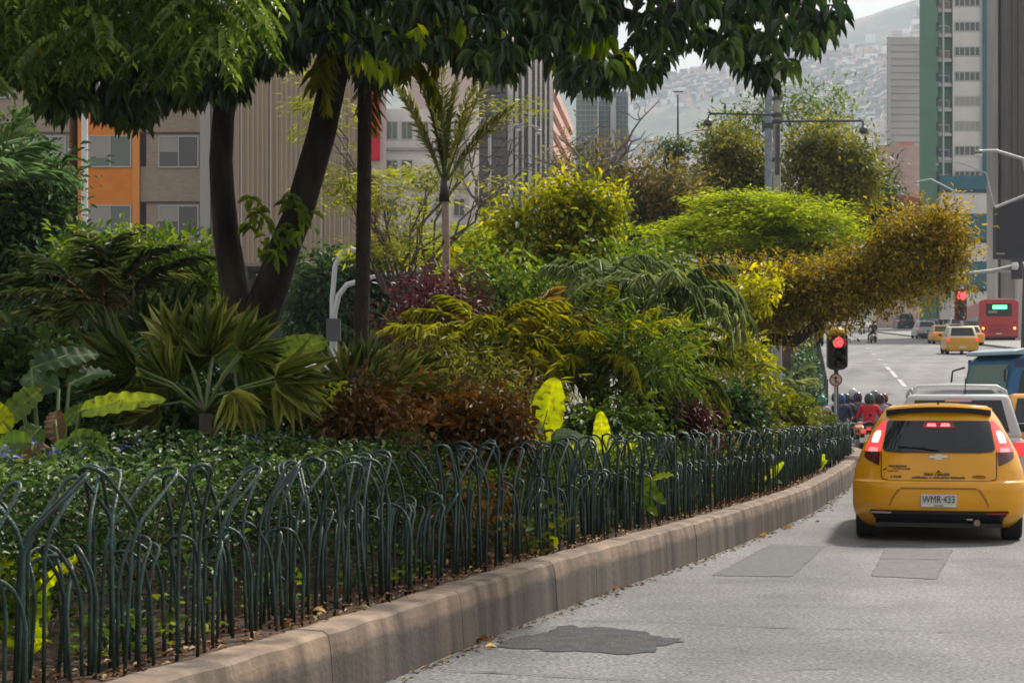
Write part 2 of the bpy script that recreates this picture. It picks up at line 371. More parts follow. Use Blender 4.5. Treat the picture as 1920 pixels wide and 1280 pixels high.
# dry litter and crumbs along the foot of the fence (uncountable)
n = 5200; ss = rk.random(n)**1.25*26+2.5; oo = .2+rk.random(n)*.55
pos = np.array([[*along(s, o), 0] for s, o in zip(ss, oo)]); pos[:, 2] = KZ+.006+rk.random(n)*.02
D = rdirs(rk, n); D[:, 2] *= .25; Nn = rdirs(rk, n)*.6+np.array([0, 0, 1.])
tag(obj('leaf_litter', leaf_mesh('leaf_litter', pos, D, Nn, .018+.035*rk.random(n)**2, .018, rk.random(n), T_OVAL),
        leafmat('dry litter', (.05, .022, .014), (.15, .065, .035), (.40, .30, .2), .9, .05)), kind='stuff')
n = 900; pos = np.array([[*along(s, -(.01+abs(o))), .006] for s, o in zip(rk.random(n)*30+3, rk.normal(size=n)*.05)]); D = rdirs(rk, n); D[:, 2] *= .1
tag(obj('gutter_litter', leaf_mesh('gutter_litter', pos, D, rdirs(rk, n)*.3+np.array([0, 0, 1.]), .02+.03*rk.random(n), .015, rk.random(n), T_OVAL),
        leafmat('gutter dirt', (.10, .08, .06), (.19, .15, .11), (.30, .22, .14), .9, .05)), kind='stuff')
# fallen leaves one can point at
fl = leafmat('fallen leaf', (.10, .04, .02), (.45, .22, .05), (.6, .42, .2), .7, .1)
for i, (px, py, L, ti, lab) in enumerate([(893, 1215, .10, .1, 'curled brown fallen leaf on the road at the kerb foot'), (910, 1220, .07, .95, 'pale curled fallen leaf beside the brown one at the kerb foot'),
        (1160, 1112, .07, .5, 'orange fallen leaf on the road below the kerb near the dark patch'), (1488, 994, .12, .55, 'orange fallen leaf on the road behind the taxi'),
        (1440, 1008, .10, .9, 'pale fallen leaf close to the kerb, left of the orange one'), (1390, 1016, .08, .8, 'small pale fallen leaf against the kerb'), (1557, 960, .06, .05, 'tiny dark fallen leaf on the road near the taxi wheel'), (1537, 982, .06, .05, 'dark scrap of leaf on the road left of the taxi'),
        (1345, 1046, .06, .2, 'small brown leaf lying in the gutter'), (586, 1158, .07, .98, 'pale leaf scrap on top of the kerb below the fence')]):
    q = hit(px, py, .0 if i != 9 else KZ)
    a = rk.random()*6; me = leaf_mesh('fallen_leaf', np.array([[q[0], q[1], q[2]+.012]]), np.array([[math.cos(a), math.sin(a)*.4, .15]]), np.array([[.1, -.3, 1.]]), L, L*.6, np.array([ti]), T_LANCE)
    tag(obj('fallen_leaf', me, fl), lab, 'leaf', 'fallen leaves')
# ---- repairs, joints and lane paint on the road (thin sheets, 4 mm apart)
def ground_patch(name, pts, m, z=.004, sub=1):
    V = []; r = np.random.default_rng(len(pts)); P = np.array([hit2(px, py)[:2] for px, py in pts]+[hit2(*pts[0])[:2]]); P = resample(P, .06)[:-1]; rag = .028 if len(pts) > 5 else .007
    for x, y in P: V.append((x+r.normal()*rag, y+r.normal()*rag, z))
    me = bpy.data.meshes.new(name); me.from_pydata(V, [], [tuple(range(len(V)))]); me.update(); return struct(name, me, m)
def hit2(px, py):                           # exact on the flat part
    d = CH*F/(py-HY)
    return np.array([PX(px, d), d, 0.]) if d < 45 else hit(px, py)
M_dpatch = mat('dark asphalt patch', (.050, .052, .055), .85, noise=.45, nscale=9, bump=.8, bscale=60)
M_gpatch = mat('grey asphalt patch', (.125, .127, .130), .85, noise=.25, nscale=12, bump=.5, bscale=60)
ground_patch('road_patch', [(925, 1212), (960, 1196), (1010, 1190), (1050, 1172), (1110, 1176), (1160, 1179), (1200, 1184), (1235, 1195), (1290, 1200), (1255, 1206), (1225, 1218), (1190, 1227), (1130, 1224), (1060, 1222), (985, 1218)], M_dpatch)
ground_patch('road_patch', [(1335, 1079), (1445, 1020), (1546, 1024), (1485, 1081)], M_gpatch)
ground_patch('road_patch', [(1634, 1080), (1662, 1025), (1786, 1031), (1755, 1086)], mat('brown grey patch', (.145, .14, .138), .85, noise=.25, nscale=10, bump=.5, bscale=60))
M_crack = mat('tar joint', (.07, .07, .07), .9)
def crack(name, pts, w, seed=0):
    r = np.random.default_rng(seed); P = resample([hit2(*p)[:2] for p in pts], .12); N_ = pathframe(P); V = []; Fc = []
    for i, p in enumerate(P):
        ww = w*(.25+abs(r.normal())*.6); j = r.normal()*.006
        for s in (-1, 1): V.append((p[0]+N_[i, 0]*(s*ww/2+j), p[1]+N_[i, 1]*(s*ww/2+j), .008))
    for i in range(len(P)-1): Fc.append((2*i, 2*i+1, 2*i+3, 2*i+2))
    me = bpy.data.meshes.new(name); me.from_pydata(V, [], Fc); me.update(); struct(name, me, M_crack)
crack('road_joint', [(1040, 1163), (1300, 1168), (1420, 1176), (1700, 1182), (1925, 1189)], .014, 1)
crack('road_joint', [(835, 1258), (950, 1263), (1100, 1272), (1500, 1290)], .022, 2)
crack('road_joint', [(1655, 1048), (1770, 1050)], .02, 3); crack('road_joint', [(1470, 1256), (1570, 1254)], .01, 4)
M_paint = mat('worn white lane paint', (.42, .42, .41), .7, noise=.35, nscale=6)
for px, py in [(1740, 765), (1712, 742), (1691, 720), (1675, 702), (1663, 688), (1650, 675), (1638, 664), (1627, 653), (1617, 643), (1605, 630), (1597, 622)]:
    q = hit(px, py); u = np.array([.139, .99]); s = np.array([.99, -.139]); L = 1.4; w = .09
    V = []
    for a, b in ((-1, -1), (1, -1), (1, 1), (-1, 1)):
        x = q[0]+u[0]*b*L+s[0]*a*w; y = q[1]+u[1]*b*L+s[1]*a*w; V.append((x, y, float(gz(y))+.014))
    me = bpy.data.meshes.new('lane_marking'); me.from_pydata(V, [], [(0, 1, 2, 3)]); struct('lane_marking', me, M_paint)
# ---- the next median, beyond the crossing, and the far pavement
E0 = hit(1556, 735); E1 = hit(1505, 625); 
def edge_x(y): return E0[0]+(E1[0]-E0[0])*(y-E0[1])/(E1[1]-E0[1])
def raised(name, ys, xl, xr, h, m):
    mb = MB(); V = []; 
    for y, a, b in zip(ys, xl, xr):
        z = float(gz(y)); V += [(a, y, z-.2), (a, y, z+h), (b, y, z+h), (b, y, z-.2)]
    Fc = [(4*i+j, 4*i+j+1, 4*i+j+5, 4*i+j+4) for i in range(len(ys)-1) for j in range(3)]+[(0, 1, 2, 3), tuple(4*(len(ys)-1)+j for j in (3, 2, 1, 0))]
    mb.add(V, Fc); return struct(name, mb.mesh(name), m)
ys = np.concatenate([np.arange(55, 80, 1.), np.arange(80, 300, 8.)])
raised('median', ys, [edge_x(y)-9 for y in ys], [edge_x(y) for y in ys], .25, mat('median kerbstone', (.30, .29, .27), .9, noise=.3))
PR = hit(1920, 662)
ys2 = np.concatenate([np.arange(54, 80, 1.), np.arange(80, 420, 8.)])
def right_x(y): return PR[0]+(E1[0]-E0[0])/(E1[1]-E0[1])*(y-PR[1])*.8+1.0
raised('pavement', ys2, [right_x(y) for y in ys2], [right_x(y)+22 for y in ys2], .15, mat('pavement concrete', (.28, .27, .26), .9, noise=.2, nscale=2))
ys3 = np.concatenate([np.arange(42, 80, 2.), np.arange(80, 300, 10.)])
raised('pavement', ys3, [-70.]*len(ys3), [min(-16, -22+.0*y) for y in ys3], .15, MATS['pavement concrete'])
# ---- mountain with its hillside town
def mtn_h(x, y):
    r = np.interp(x, [-1600, -900, -300, 0, 180, 330, 470, 560, 640, 760, 900, 1400], [420, 430, 450, 470, 462, 500, 548, 575, 602, 650, 700, 720])
    t = np.clip((y-1050)/1450, 0, 1); prof = t**1.25
    return 26+(r*(1-.0)-26)*prof+22*np.sin(x*.011+y*.004)*t*(1-t)*2+14*np.sin(x*.027-y*.009)*t*(1-t)*2
mx = np.arange(-1500, 1501, 25.); my = np.concatenate([np.arange(1000, 2500, 25.), [2500, 2540, 2600, 2800]])
rm = np.random.default_rng(9)
V = [(x, y, float(mtn_h(x, y))+rm.normal()*3.2-(0 if y <= 2500 else (y-2500)*.35)) for y in my for x in mx]; k = len(mx)
Fc = [(j*k+i, j*k+i+1, (j+1)*k+i+1, (j+1)*k+i) for j in range(len(my)-1) for i in range(k-1)]
me = bpy.data.meshes.new('mountain'); me.from_pydata(V, [], Fc); me.update(); me.polygons.foreach_set('use_smooth', [True]*len(me.polygons))
def mtn_mat():
    m = bpy.data.materials.new('wooded mountain'); m.use_nodes = True; n = m.node_tree; p = n.nodes['Principled BSDF']; tc = n.nodes.new('ShaderNodeTexCoord')
    t = n.nodes.new('ShaderNodeTexNoise'); t.inputs['Scale'].default_value = .013; t.inputs['Detail'].default_value = 12; t.inputs['Roughness'].default_value = .7; n.links.new(tc.outputs['Object'], t.inputs['Vector'])
    r = n.nodes.new('ShaderNodeValToRGB'); e = r.color_ramp.elements; e[0].position = .38; e[0].color = (.015, .05, .03, 1); e[1].position = .62; e[1].color = (.20, .16, .12, 1); k = e.new(.5); k.color = (.07, .09, .045, 1)
    n.links.new(t.outputs['Fac'], r.inputs[0]); n.links.new(r.outputs[0], p.inputs['Base Color']); p.inputs['Roughness'].default_value = 1; return m
struct('mountain', me, mtn_mat())
# houses on the slope: up to 280 as things, the rest as one mass
hm = [mat('pale render house', (.60, .42, .32), .9), mat('brick house', (.40, .21, .14), .9), mat('white house', (.75, .73, .70), .9)]
protos = []
for i in range(6):
    w, dp, h = 9+3*rm.random(), 9, 6+5*rm.random(); mb = MB(); mb.box(-w/2, w/2, -dp/2, dp/2, -3, h)
    mb.prism([(-w/2-.4, h+.02), (w/2+.4, h+.02), (w/2+.4, h+.5), (0, h+1.6), (-w/2-.4, h+.5)], -dp/2-.4, dp/2+.4)
    for a in (-.28, .1): 
        for b in range(2): mb.box(w*a, w*a+w*.2, -dp/2-.12, -dp/2+.2, h*.12+b*h*.5, h*.12+b*h*.5+1.7)
    protos.append(mb.mesh('house'))
    for q in (hm[i % 3],): protos[-1].materials.append(q)
def house_spot():
    while True:
        px, py = rm.uniform(1180, 1725), rm.uniform(10, 330)
        for y in np.arange(1060, 2500, 20.):
            x = PX(px, y)
            if PZ(py, y) <= mtn_h(x, y):
                dens = math.sin(x*.018+y*.006)+math.sin(x*.007-y*.013+1.0)+.7*math.sin(y*.021+2)+(.55 if y > 1750 else -.1)
                if dens > rm.normal()*.5+.15: return x, y, float(mtn_h(x, y))
                break
spots = sorted([house_spot() for _ in range(2600)], key=lambda q: q[1])
for i, (x, y, z) in enumerate(spots[:260]):
    o = bpy.data.objects.new('house', protos[rm.integers(6)]); COL.objects.link(o); o.location = (x, y, z); o.rotation_euler = (0, 0, rm.normal()*.4)
    o.scale = (.7, .8, .7+.3*rm.random()); tag(o, 'tiny pale or brick house among many on the hazy mountain slope', 'house', 'houses on the mountain slope')
for mi in range(3):
    mb = MB()
    for x, y, z in spots[260+mi::3]:
        w = 3.5+4*rm.random(); h = 4+6*rm.random(); mb.box(x-w, x+w, y-5, y+5, z-4, z+h)
    tag(mb.build('hillside_houses', hm[mi]), kind='stuff')
# ---- the air
hz = MB().box(-1600, 1600, -20, 3300, -3, 760).mesh('haze')
hmn = bpy.data.materials.new('thin haze'); hmn.use_nodes = True; n = hmn.node_tree; n.nodes.remove(n.nodes['Principled BSDF'])
pv = n.nodes.new('ShaderNodeVolumePrincipled'); pv.inputs['Color'].default_value = (.72, .84, .97, 1); pv.inputs['Density'].default_value = .00026; pv.inputs['Anisotropy'].default_value = .35
n.links.new(pv.outputs[0], n.nodes['Material Output'].inputs['Volume'])
HAZE = tag(obj('haze', hz, hmn), kind='stuff')
# ================================================================ BUILDINGS
M_glass = mat('dark window glass', (.05, .055, .06), .12, spec=.8)
M_glassg = mat('greenish window glass', (.10, .13, .11), .12, spec=.8)
M_frame = mat('aluminium window frame', (.42, .42, .41), .5)
M_curt = mat('curtained pane', (.30, .29, .26), .35, spec=.6)
def window(par, x0, x1, z0, z1, y, mull=1, gm=None, fm=None, fw=.06, name='window', blind=0):
    f = MB(); fw = min(fw, (x1-x0)*.2)
    f.box(x0, x1, y-.07, y+.01, z0, z0+fw).box(x0, x1, y-.07, y+.01, z1-fw, z1)
    f.box(x0, x0+fw, y-.068, y+.01, z0+fw, z1-fw).box(x1-fw, x1, y-.068, y+.01, z0+fw, z1-fw)
    for i in range(mull):
        xm = x0+(x1-x0)*(i+1)/(mull+1); f.box(xm-fw*.4, xm+fw*.4, y-.06, y+.01, z0+fw, z1-fw)
    fo = f.build(name, fm or M_frame, par)
    MB().box(x0+fw*.5, x1-fw*.5, y-.035, y-.025, z0+fw*.5, z1-fw*.5).build('pane', gm or M_glass, fo)
    if blind: MB().box(x0+fw, x0+fw+(x1-x0)*.45, y-.042, y-.038, z0+fw+(z1-z0)*blind, z1-fw).build('curtain', M_curt, fo)
    return fo
def blk(par, name, px0, px1, py0, py1, d, dep, m, y0off=0, zb=None):
    z0 = PZ(py1, d) if zb is None else zb
    return MB().box(PX(px0, d), PX(px1, d), d+y0off, d+y0off+dep, z0, PZ(py0, d)).build(name, m, par)
M_brickg = mat('grey brick', (.37, .295, .235), .9, noise=.18, nscale=3, bump=.5, bscale=14, stretch=(1, 1, 4))
M_orange = mat('orange render', (.72, .24, .04), .8, noise=.15, nscale=2)
def sb(px0, px1, d, dep, z0, z1):
    k = PX((px0+px1)/2, 1.)*dep
    return MB().prism([(PX(px0, d), d), (PX(px1, d), d), (PX(px1, d)+k, d+dep), (PX(px0, d)+k, d+dep)], z0, z1, 'z')
# --- the apartment block with the orange bay
D = 74.; bA = thing('apartment_block', 'grey brick apartment block with one orange bay, behind the tree at the left', 'building', (PX(200, D), D, float(gz(D))))
zg = float(gz(D)) - .3
def g(px0, px1, py0, py1, m, name='wall', off=0, dep=6, zb=None): return blk(bA, name, px0, px1, py0, py1, D, dep, m, off, zb)
g(-420, 130, -420, 700, M_brickg, 'wall', 0, 9, zg)
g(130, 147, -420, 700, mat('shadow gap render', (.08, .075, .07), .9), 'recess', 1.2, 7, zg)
g(147, 262, -420, 700, M_orange, 'bay', -.12, 7, zg)
g(262, 445, -420, 700, M_brickg, 'wall', 0, 9, zg)
g(376, 395, -420, 700, mat('pale pilaster render', (.42, .42, .41), .8), 'pilaster', -.15, .5, zg)
g(250, 263, -420, 700, mat('pale orange edge', (.72, .30, .09), .8), 'corner_trim', -.17, .4, zg)
for k in range(-3, 3):
    y0, y1 = 255+130*k, 312+130*k
    for (a, b, gm, bl) in ((168, 248, M_glassg, .0), (297, 373, M_glass, .45), (62, 124, M_curt, 0), (-60, 20, M_glass, .2), (-180, -100, M_glass, 0)):
        off = -.12 if a == 168 else 0
        window(bA, PX(a, D), PX(b, D), PZ(y1+3, D), PZ(y0, D), D+off, 1, gm, blind=.25 if a in (168,) else bl)
    if k in (-1, 0, 1):
        for a, b in ((262, 376), (-420, 130)):
            MB().box(PX(a, D), PX(b, D), D-.06, D, PZ(y0-4, D), PZ(y0-7, D)).build('string_course', mat('dark course', (.10, .09, .085), .9), bA)
        MB().box(PX(264, D), PX(274, D), D-.03, D+.1, PZ(y1, D), PZ(y0-4, D)).build('vent_slot', mat('dark slot', (.04, .04, .04), .9), bA)
# --- the windowless ribbed block beside it
D = 70.; bB = thing('ribbed_office_block', 'windowless beige block clad in vertical ribs behind the forked tree', 'building', (PX(570, D), D, float(gz(D))))
M_rib = mat('beige ribbed cladding', (.40, .31, .235), .85, noise=.16, nscale=1.2, stretch=(3, 1, .2))
M_rib2 = mat('pale metal strip', (.42, .37, .32), .7)
sb(440, 692, D, 9, PZ(497, D), PZ(-420, D)).build('wall', M_rib, bB)
rb = MB(); 
for px in range(446, 692, 9): rb.box(PX(px, D), PX(px+3.5, D), D-.06, D+.02, PZ(494, D), PZ(-420, D))
rb.build('ribs', mat('beige rib', (.38, .295, .225), .85), bB)
for px in (452, 507, 602, 640): MB().box(PX(px, D), PX(px+3, D), D-.15, D-.061, PZ(494, D), PZ(-400, D)).build('metal_strip', M_rib2, bB)
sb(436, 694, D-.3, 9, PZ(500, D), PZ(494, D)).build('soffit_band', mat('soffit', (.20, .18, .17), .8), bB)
sb(440, 692, D+2.5, 9, zg, PZ(499, D)).build('ground_floor', mat('dark shopfront', (.03, .032, .035), .5), bB)
for px in (452, 540, 684): MB().box(PX(px, D), PX(px+9, D), D+.1, D+.6, zg, PZ(500, D)).build('pillar', mat('grey pillar', (.3, .29, .28), .8), bB)
# --- narrow tower with the red banner
D = 92.; bR = thing('banner_tower', 'pale office tower carrying a long red banner', 'building', (PX(700, D), D, float(gz(D))))
sb(690, 724, D, 12, zg, PZ(-300, D)).build('wall', mat('white grey render', (.64, .62, .61), .8, noise=.12, nscale=.8), bR)
MB().box(PX(686, D), PX(713, D), D-.4, D-.1, PZ(302, D), PZ(-40, D)).build('banner', mat('red banner cloth', (.62, .02, .06), .7, noise=.15, nscale=.5), bR)
MB().box(PX(694, D), PX(712, D), D-.1, D-.02, PZ(480, D), PZ(330, D)).build('shutter', mat('brown shutter', (.16, .08, .06), .8), bR)
# --- white and grey shops block
D = 100.; bC = thing('white_office_block', 'white and grey office block with bands of windows behind the thin young tree', 'building', (PX(800, D), D, float(gz(D))))
M_wh = mat('soiled white render', (.66, .64, .63), .8, noise=.2, nscale=.5)
sb(716, 896, D, 14, zg, PZ(205, D)).build('wall', M_wh, bC)
sb(765, 896, D+6, 14, PZ(205, D)+.01, PZ(-200, D)).build('upper_wall', mat('pinkish concrete', (.58, .48, .43), .8, noise=.12), bC)
MB().box(PX(880, D), PX(898, D), D-.3, D+.02, zg, PZ(210, D)).build('column', mat('cream concrete', (.68, .63, .58), .8), bC)
for i, py in enumerate((228, 300, 372, 440, 500)):
    for j, px in enumerate((724, 752, 782, 816, 850)):
        if (i+j) % 4 == 3: continue
        window(bC, PX(px, D), PX(px+22, D), PZ(py+34, D), PZ(py, D), D, 1, M_glass if (i*j) % 3 else M_glassg, fw=.05)
for py in (278, 350, 420, 484): MB().box(PX(716, D), PX(878, D), D-.25, D, PZ(py+5, D), PZ(py, D)).build('ledge', mat('ledge', (.36, .35, .34), .8), bC)
# --- dark glass block, columned tower, pink balcony tower, glass towers
D = 112.; b = thing('dark_glass_block', 'dark glass office block left of the columned tower', 'building', (PX(922, D), D, float(gz(D))))
sb(898, 950, D, 14, zg, PZ(125, D)).build('curtain_wall', mat('dark glass wall', (.07, .065, .075), .25, spec=.6), b)
fr = MB()
for py in range(140, 500, 17): fr.box(PX(898, D), PX(950, D), D-.08, D, PZ(py+1.4, D), PZ(py, D))
fr.build('floor_lines', mat('dark spandrel', (.035, .035, .04), .5), b)
D = 122.; b = thing('columned_tower', 'pale tower with tall white vertical fins and grey glass between them', 'building', (PX(995, D), D, float(gz(D))))
sb(950, 1036, D, 16, zg, PZ(100, D)).build('wall', mat('grey glass wall', (.32, .34, .35), .35, spec=.5), b)
for px, w in ((952, 10), (966, 6), (978, 5), (990, 7), (1003, 4), (1012, 4), (1021, 4), (1030, 7)):
    MB().box(PX(px, D), PX(px+w, D), D-.7, D+.02, zg, PZ(98, D)).build('fin', mat('white concrete fin', (.70, .67, .64), .8, noise=.1), b)
fr = MB()
for py in range(110, 420, 13): fr.box(PX(953, D), PX(1030, D), D-.1, D, PZ(py+2, D), PZ(py, D))
fr.build('floor_lines', mat('grey spandrel', (.45, .45, .45), .7), b)
D = 142.; b = thing('pink_balcony_tower', 'pink apartment tower with stepped slanting balcony bands', 'building', (PX(1056, D), D, float(gz(D))))
bw = MB(); x0, x1 = PX(1034, D), PX(1079, D); M_pk = mat('pink render', (.70, .44, .36), .8, noise=.1)
bw.prism([(x0, D), (x1, D+26), (x1, D+40), (x0-2, D+40)], zg, PZ(140, D), 'z').build('wall', mat('dusky pink wall', (.17, .15, .16), .8), b)
for i in range(9):
    zt = PZ(152+i*37, D); bb = MB(); bb.prism([(x0+.05, D-1.0), (x1+.7, D+24), (x1, D+26.1), (x0, D+.1)], zt-.72, zt, 'z').build('balcony', M_pk, b)
D = 205.; b = thing('glass_tower', 'bluish glass high-rise with a pale central strip, right of the pink tower', 'building', (PX(1150, D), D, float(gz(D))))
M_blg = mat('blue grey glass', (.17, .22, .25), .3, spec=.6)
sb(1122, 1178, D, 20, zg, PZ(172, D)).build('curtain_wall', M_blg, b)
MB().box(PX(1144, D), PX(1154, D), D-.6, D+.01, zg, PZ(185, D)).build('pale_strip', mat('pale strip', (.50, .50, .48), .7), b)
fr = MB()
for py in range(180, 420, 9): fr.box(PX(1122, D), PX(1178, D), D-.15, D, PZ(py+2, D), PZ(py, D))
for px in range(1126, 1178, 7): fr.box(PX(px, D), PX(px+1.2, D), D-.3, D-.16, zg, PZ(174, D))
fr.build('window_grid', mat('tower grid', (.28, .31, .33), .6), b)
D = 190.; b = thing('slim_glass_tower', 'slim greenish glass high-rise squeezed beside the pink tower', 'building', (PX(1100, D), D, float(gz(D))))
sb(1080, 1121, D, 16, zg, PZ(158, D)).build('curtain_wall', mat('green grey glass', (.20, .27, .26), .3, spec=.6), b)
fr = MB()
for py in range(166, 420, 10): fr.box(PX(1080, D), PX(1121, D), D-.15, D, PZ(py+2.5, D), PZ(py, D))
for px in (1088, 1097, 1106, 1113): fr.box(PX(px, D), PX(px+1.5, D), D-.3, D-.16, zg, PZ(160, D))
fr.build('window_grid', mat('green grid', (.33, .37, .36), .6), b)
# ---------------------------------------------------------------- right side: blocks whose flanks run with the street
D = 330.; b = thing('concrete_slab_tower', 'plain grey concrete tower left of the green and white tower', 'building', (PX(1695, D), D, 0))
sb(1663, 1740, D, 25, 10, PZ(70, D)).build('wall', mat('bare concrete', (.46, .45, .43), .9, noise=.12, nscale=.15), b)
fr = MB()
for py in range(84, 290, 13): fr.box(PX(1663, D), PX(1740, D), D-.15, D, PZ(py+.9, D), PZ(py, D))
fr.build('joints', mat('concrete joint', (.30, .30, .29), .9), b)
MB().box(PX(1664, D), PX(1670, D), D-.4, D+.01, 10, PZ(71, D)).build('edge_strip', mat('concrete edge', (.45, .44, .42), .9), b)
D = 270.; b = thing('pink_brick_block', 'low pink brick block with a red sloping awning below the grey tower', 'building', (PX(1680, D), D, 0))
sb(1642, 1725, D, 25, 8, PZ(272, D)).build('wall', mat('pink brick', (.62, .42, .38), .9, noise=.18, nscale=.25, stretch=(1, 1, 4)), b)
MB().box(PX(1696, D), PX(1722, D), D+3, D+10, PZ(272, D), PZ(262, D)).build('roof_hut', mat('red hut', (.55, .16, .13), .9), b)
MB().prism([(PX(1678, D), PZ(402, D)), (PX(1725, D), PZ(400, D)), (PX(1722, D), PZ(378, D)), (PX(1680, D), PZ(368, D))], D-3, D-.01).build('awning', mat('red awning', (.36, .06, .06), .8), b)
for i, (px, py) in enumerate([(1650, 300), (1650, 345), (1662, 390)]): window(b, PX(px, D), PX(px+9, D), PZ(py+14, D), PZ(py, D), D, 0, fw=.15)
# green / white / teal tower
D = 240.; b = thing('green_white_tower', 'tall apartment tower with green flank, white panels and teal edge beside the road', 'building', (PX(1790, D), D, 0))
M_gr = mat('green render', (.10, .22, .15), .8, noise=.1, nscale=.3); M_teal = mat('teal render', (.01, .13, .17), .7, noise=.1, nscale=.4)
M_wp = mat('off white panel', (.68, .65, .62), .8, noise=.12, nscale=.4)
sb(1724, 1758, D-1, 18, 4, PZ(-120, D)).build('green_flank', M_gr, b)
sb(1758, 1786, D+.8, 18, 4, PZ(-120, D)).build('green_bay', mat('green bay render', (.08, .19, .12), .8, noise=.1), b)
sb(1786, 1842, D, 18, 4, PZ(-120, D)).build('white_wall', M_wp, b)
sb(1842, 1862, D-.5, 18, 4, PZ(-120, D)).build('teal_edge', M_teal, b)
MB().box(PX(1764, D), PX(1766.5, D), D-1.2, D-.6, 4, PZ(-120, D)).build('drain_pipe', mat('pale pipe', (.45, .48, .47), .6), b)
rw = np.random.default_rng(5)
for k in range(-2, 7):
    y = 45+46.5*k
    window(b, PX(1789, D), PX(1838, D), PZ(y+15, D), PZ(y-4, D), D, 4, M_glass if k not in (3, 4) else M_curt, M_frame, fw=.16)
    gmm = [M_glass, mat('blue tarpaulin glass', (.04, .06, .16), .4), M_glass, mat('reddish blind', (.3, .16, .13), .6)][rw.integers(4)]
    window(b, PX(1761, D), PX(1783, D), PZ(y+17, D), PZ(y+1, D), D+.8, 1, gmm, M_frame, fw=.15)
    MB().box(PX(1760, D), PX(1785, D), D+.2, D+.8, PZ(y+24, D), PZ(y+18, D)).build('balcony', mat('white balcony', (.55, .55, .53), .8), b)
    MB().box(PX(1752, D), PX(1757, D), D-1.06, D-1.0, PZ(y+17, D), PZ(y, D)).build('side_window', mat('dark green slot', (.02, .04, .035), .6), b)
for (y0, y1, m) in ((333, 362, M_teal), (362, 403, M_wp), (403, 455, M_teal), (455, 492, M_wp), (492, 545, M_teal), (545, 600, M_wp)):
    MB().box(PX(1757, D), PX(1855, D), D-1.6, D-.02, PZ(y1, D)+.02, PZ(y0, D)).build('podium_band', m, b)
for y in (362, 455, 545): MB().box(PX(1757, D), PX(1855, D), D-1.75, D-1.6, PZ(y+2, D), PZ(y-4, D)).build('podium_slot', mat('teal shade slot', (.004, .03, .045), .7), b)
# pale tower with pilaster, dark tower, both nearer the camera on the right
D = 168.; b = thing('pale_pillar_building', 'tall pale concrete building with a projecting pilaster at the right edge', 'building', (PX(1880, D), D, 0))
M_pc = mat('pale streaked concrete', (.62, .58, .54), .85, noise=.2, nscale=1.2, stretch=(1, 1, .1))
sb(1866, 1990, D, 10, 3, PZ(-200, D)).build('wall', mat('grey concrete wall', (.48, .45, .41), .85, noise=.2, nscale=1, stretch=(1, 1, .15)), b)
sb(1850, 1871, D-1, 9, 3, PZ(-200, D)).build('pilaster', M_pc, b)
MB().box(PX(1873, D), PX(1875, D), D-.3, D+.01, 3, PZ(-200, D)).build('drain_pipe', mat('dark pipe', (.1, .1, .1), .6), b)
for py in (440, 510, 560): MB().box(PX(1850, D), PX(1990, D), D-1.2, D-1.02, PZ(py+2, D), PZ(py, D)).build('ledge', M_pc, b)
MB().box(PX(1895, D), PX(1918, D), D-2.2, D-1.4, 4, PZ(505, D)).build('white_column', M_pc, b)
D = 158.; b = thing('dark_tower', 'dark brown glass building cut by the right edge behind the billboard', 'building', (PX(1920, D), D, 0))
sb(1889, 2100, D, 10, PZ(376, D), PZ(-200, D)).build('wall', mat('dark brown glass wall', (.055, .045, .04), .35, noise=.4, nscale=.8, stretch=(1, 1, .15)), b)
for px in (1898, 1909): MB().box(PX(px, D), PX(px+2, D), D-.2, D, PZ(376, D), PZ(-200, D)).build('mullion', mat('brown mullion', (.10, .08, .07), .6), b)
for px in (1925, 1990, 2060): MB().box(PX(px, D), PX(px+8, D), D+.3, D+1.2, 3, PZ(376, D)).build('pillar', M_pc, b)
# billboard
D = 70.; b = thing('billboard', 'big black billboard panel with a pale top edge hanging over the right of the road', 'billboard', (PX(1925, D), D, float(gz(D))))
MB().prism([(PX(1868, D), PZ(484, D)), (PX(1960, D), PZ(492, D)), (PX(1960, D), PZ(366, D)), (PX(1868, D), PZ(386, D))], D, D+.5).build('panel', mat('black billboard', (.022, .022, .028), .5), b)
MB().tube([PT(1866, 389, D-.1), PT(1962, 350, D-.1)], .06).build('top_rail', mat('galvanised rail', (.5, .5, .5), .5), b)
MB().tube([(PX(1930, D), D+.7, float(gz(D))), PT(1930, 375, D+.7)], .18).build('post', mat('dark steel post', (.06, .06, .065), .5), b)
MB().box(PX(1868, D), PX(1884, D), D-.02, D, PZ(477, D), PZ(474, D)).build('lamp_strip', mat('pale strip light', (.3, .3, .32), .5), b)

# ================================================================ STREET FURNITURE
M_galv = mat('galvanised steel', (.42, .43, .44), .45, .4); M_dsteel = mat('dark painted steel', (.05, .05, .055), .5)
M_wpole = mat('white painted pole', (.60, .65, .68), .5, noise=.15, nscale=3)
M_cpole = mat('weathered concrete pole', (.34, .32, .28), .9, noise=.35, nscale=4, stretch=(1, 1, .1))
def gnd(px, d): return np.array([PX(px, d), d, float(gz(d))])
def lamp_head(par, p, s=1, dirx=1):
    h = MB().lathe([(.02, .09), (.10, .07), (.16, 0), (.14, -.03)], (p[0], p[1], p[2]), 10).build('lamp_head', mat('lamp housing', (.25, .25, .25), .5), par, smooth=True)
    MB().lathe([(.12, -.05), (.11, -.10), (.06, -.14)], (p[0], p[1], p[2]), 10).build('lamp_glass', mat('lamp glass', (.75, .75, .72), .2), h, smooth=True)
# white pole in front of the orange bay
d = 40; t = thing('white_pole', 'plain pale blue-white pole standing in front of the orange bay', 'pole', gnd(158, d))
MB().tube([gnd(158, d), PT(159, 150, d)], [.085, .075], 12).build('shaft', M_wpole, t); MB().lathe([(.16, 0), (.16, .05), (.1, .08)], tuple(gnd(158, d)), 12).build('base_plate', M_galv, t)
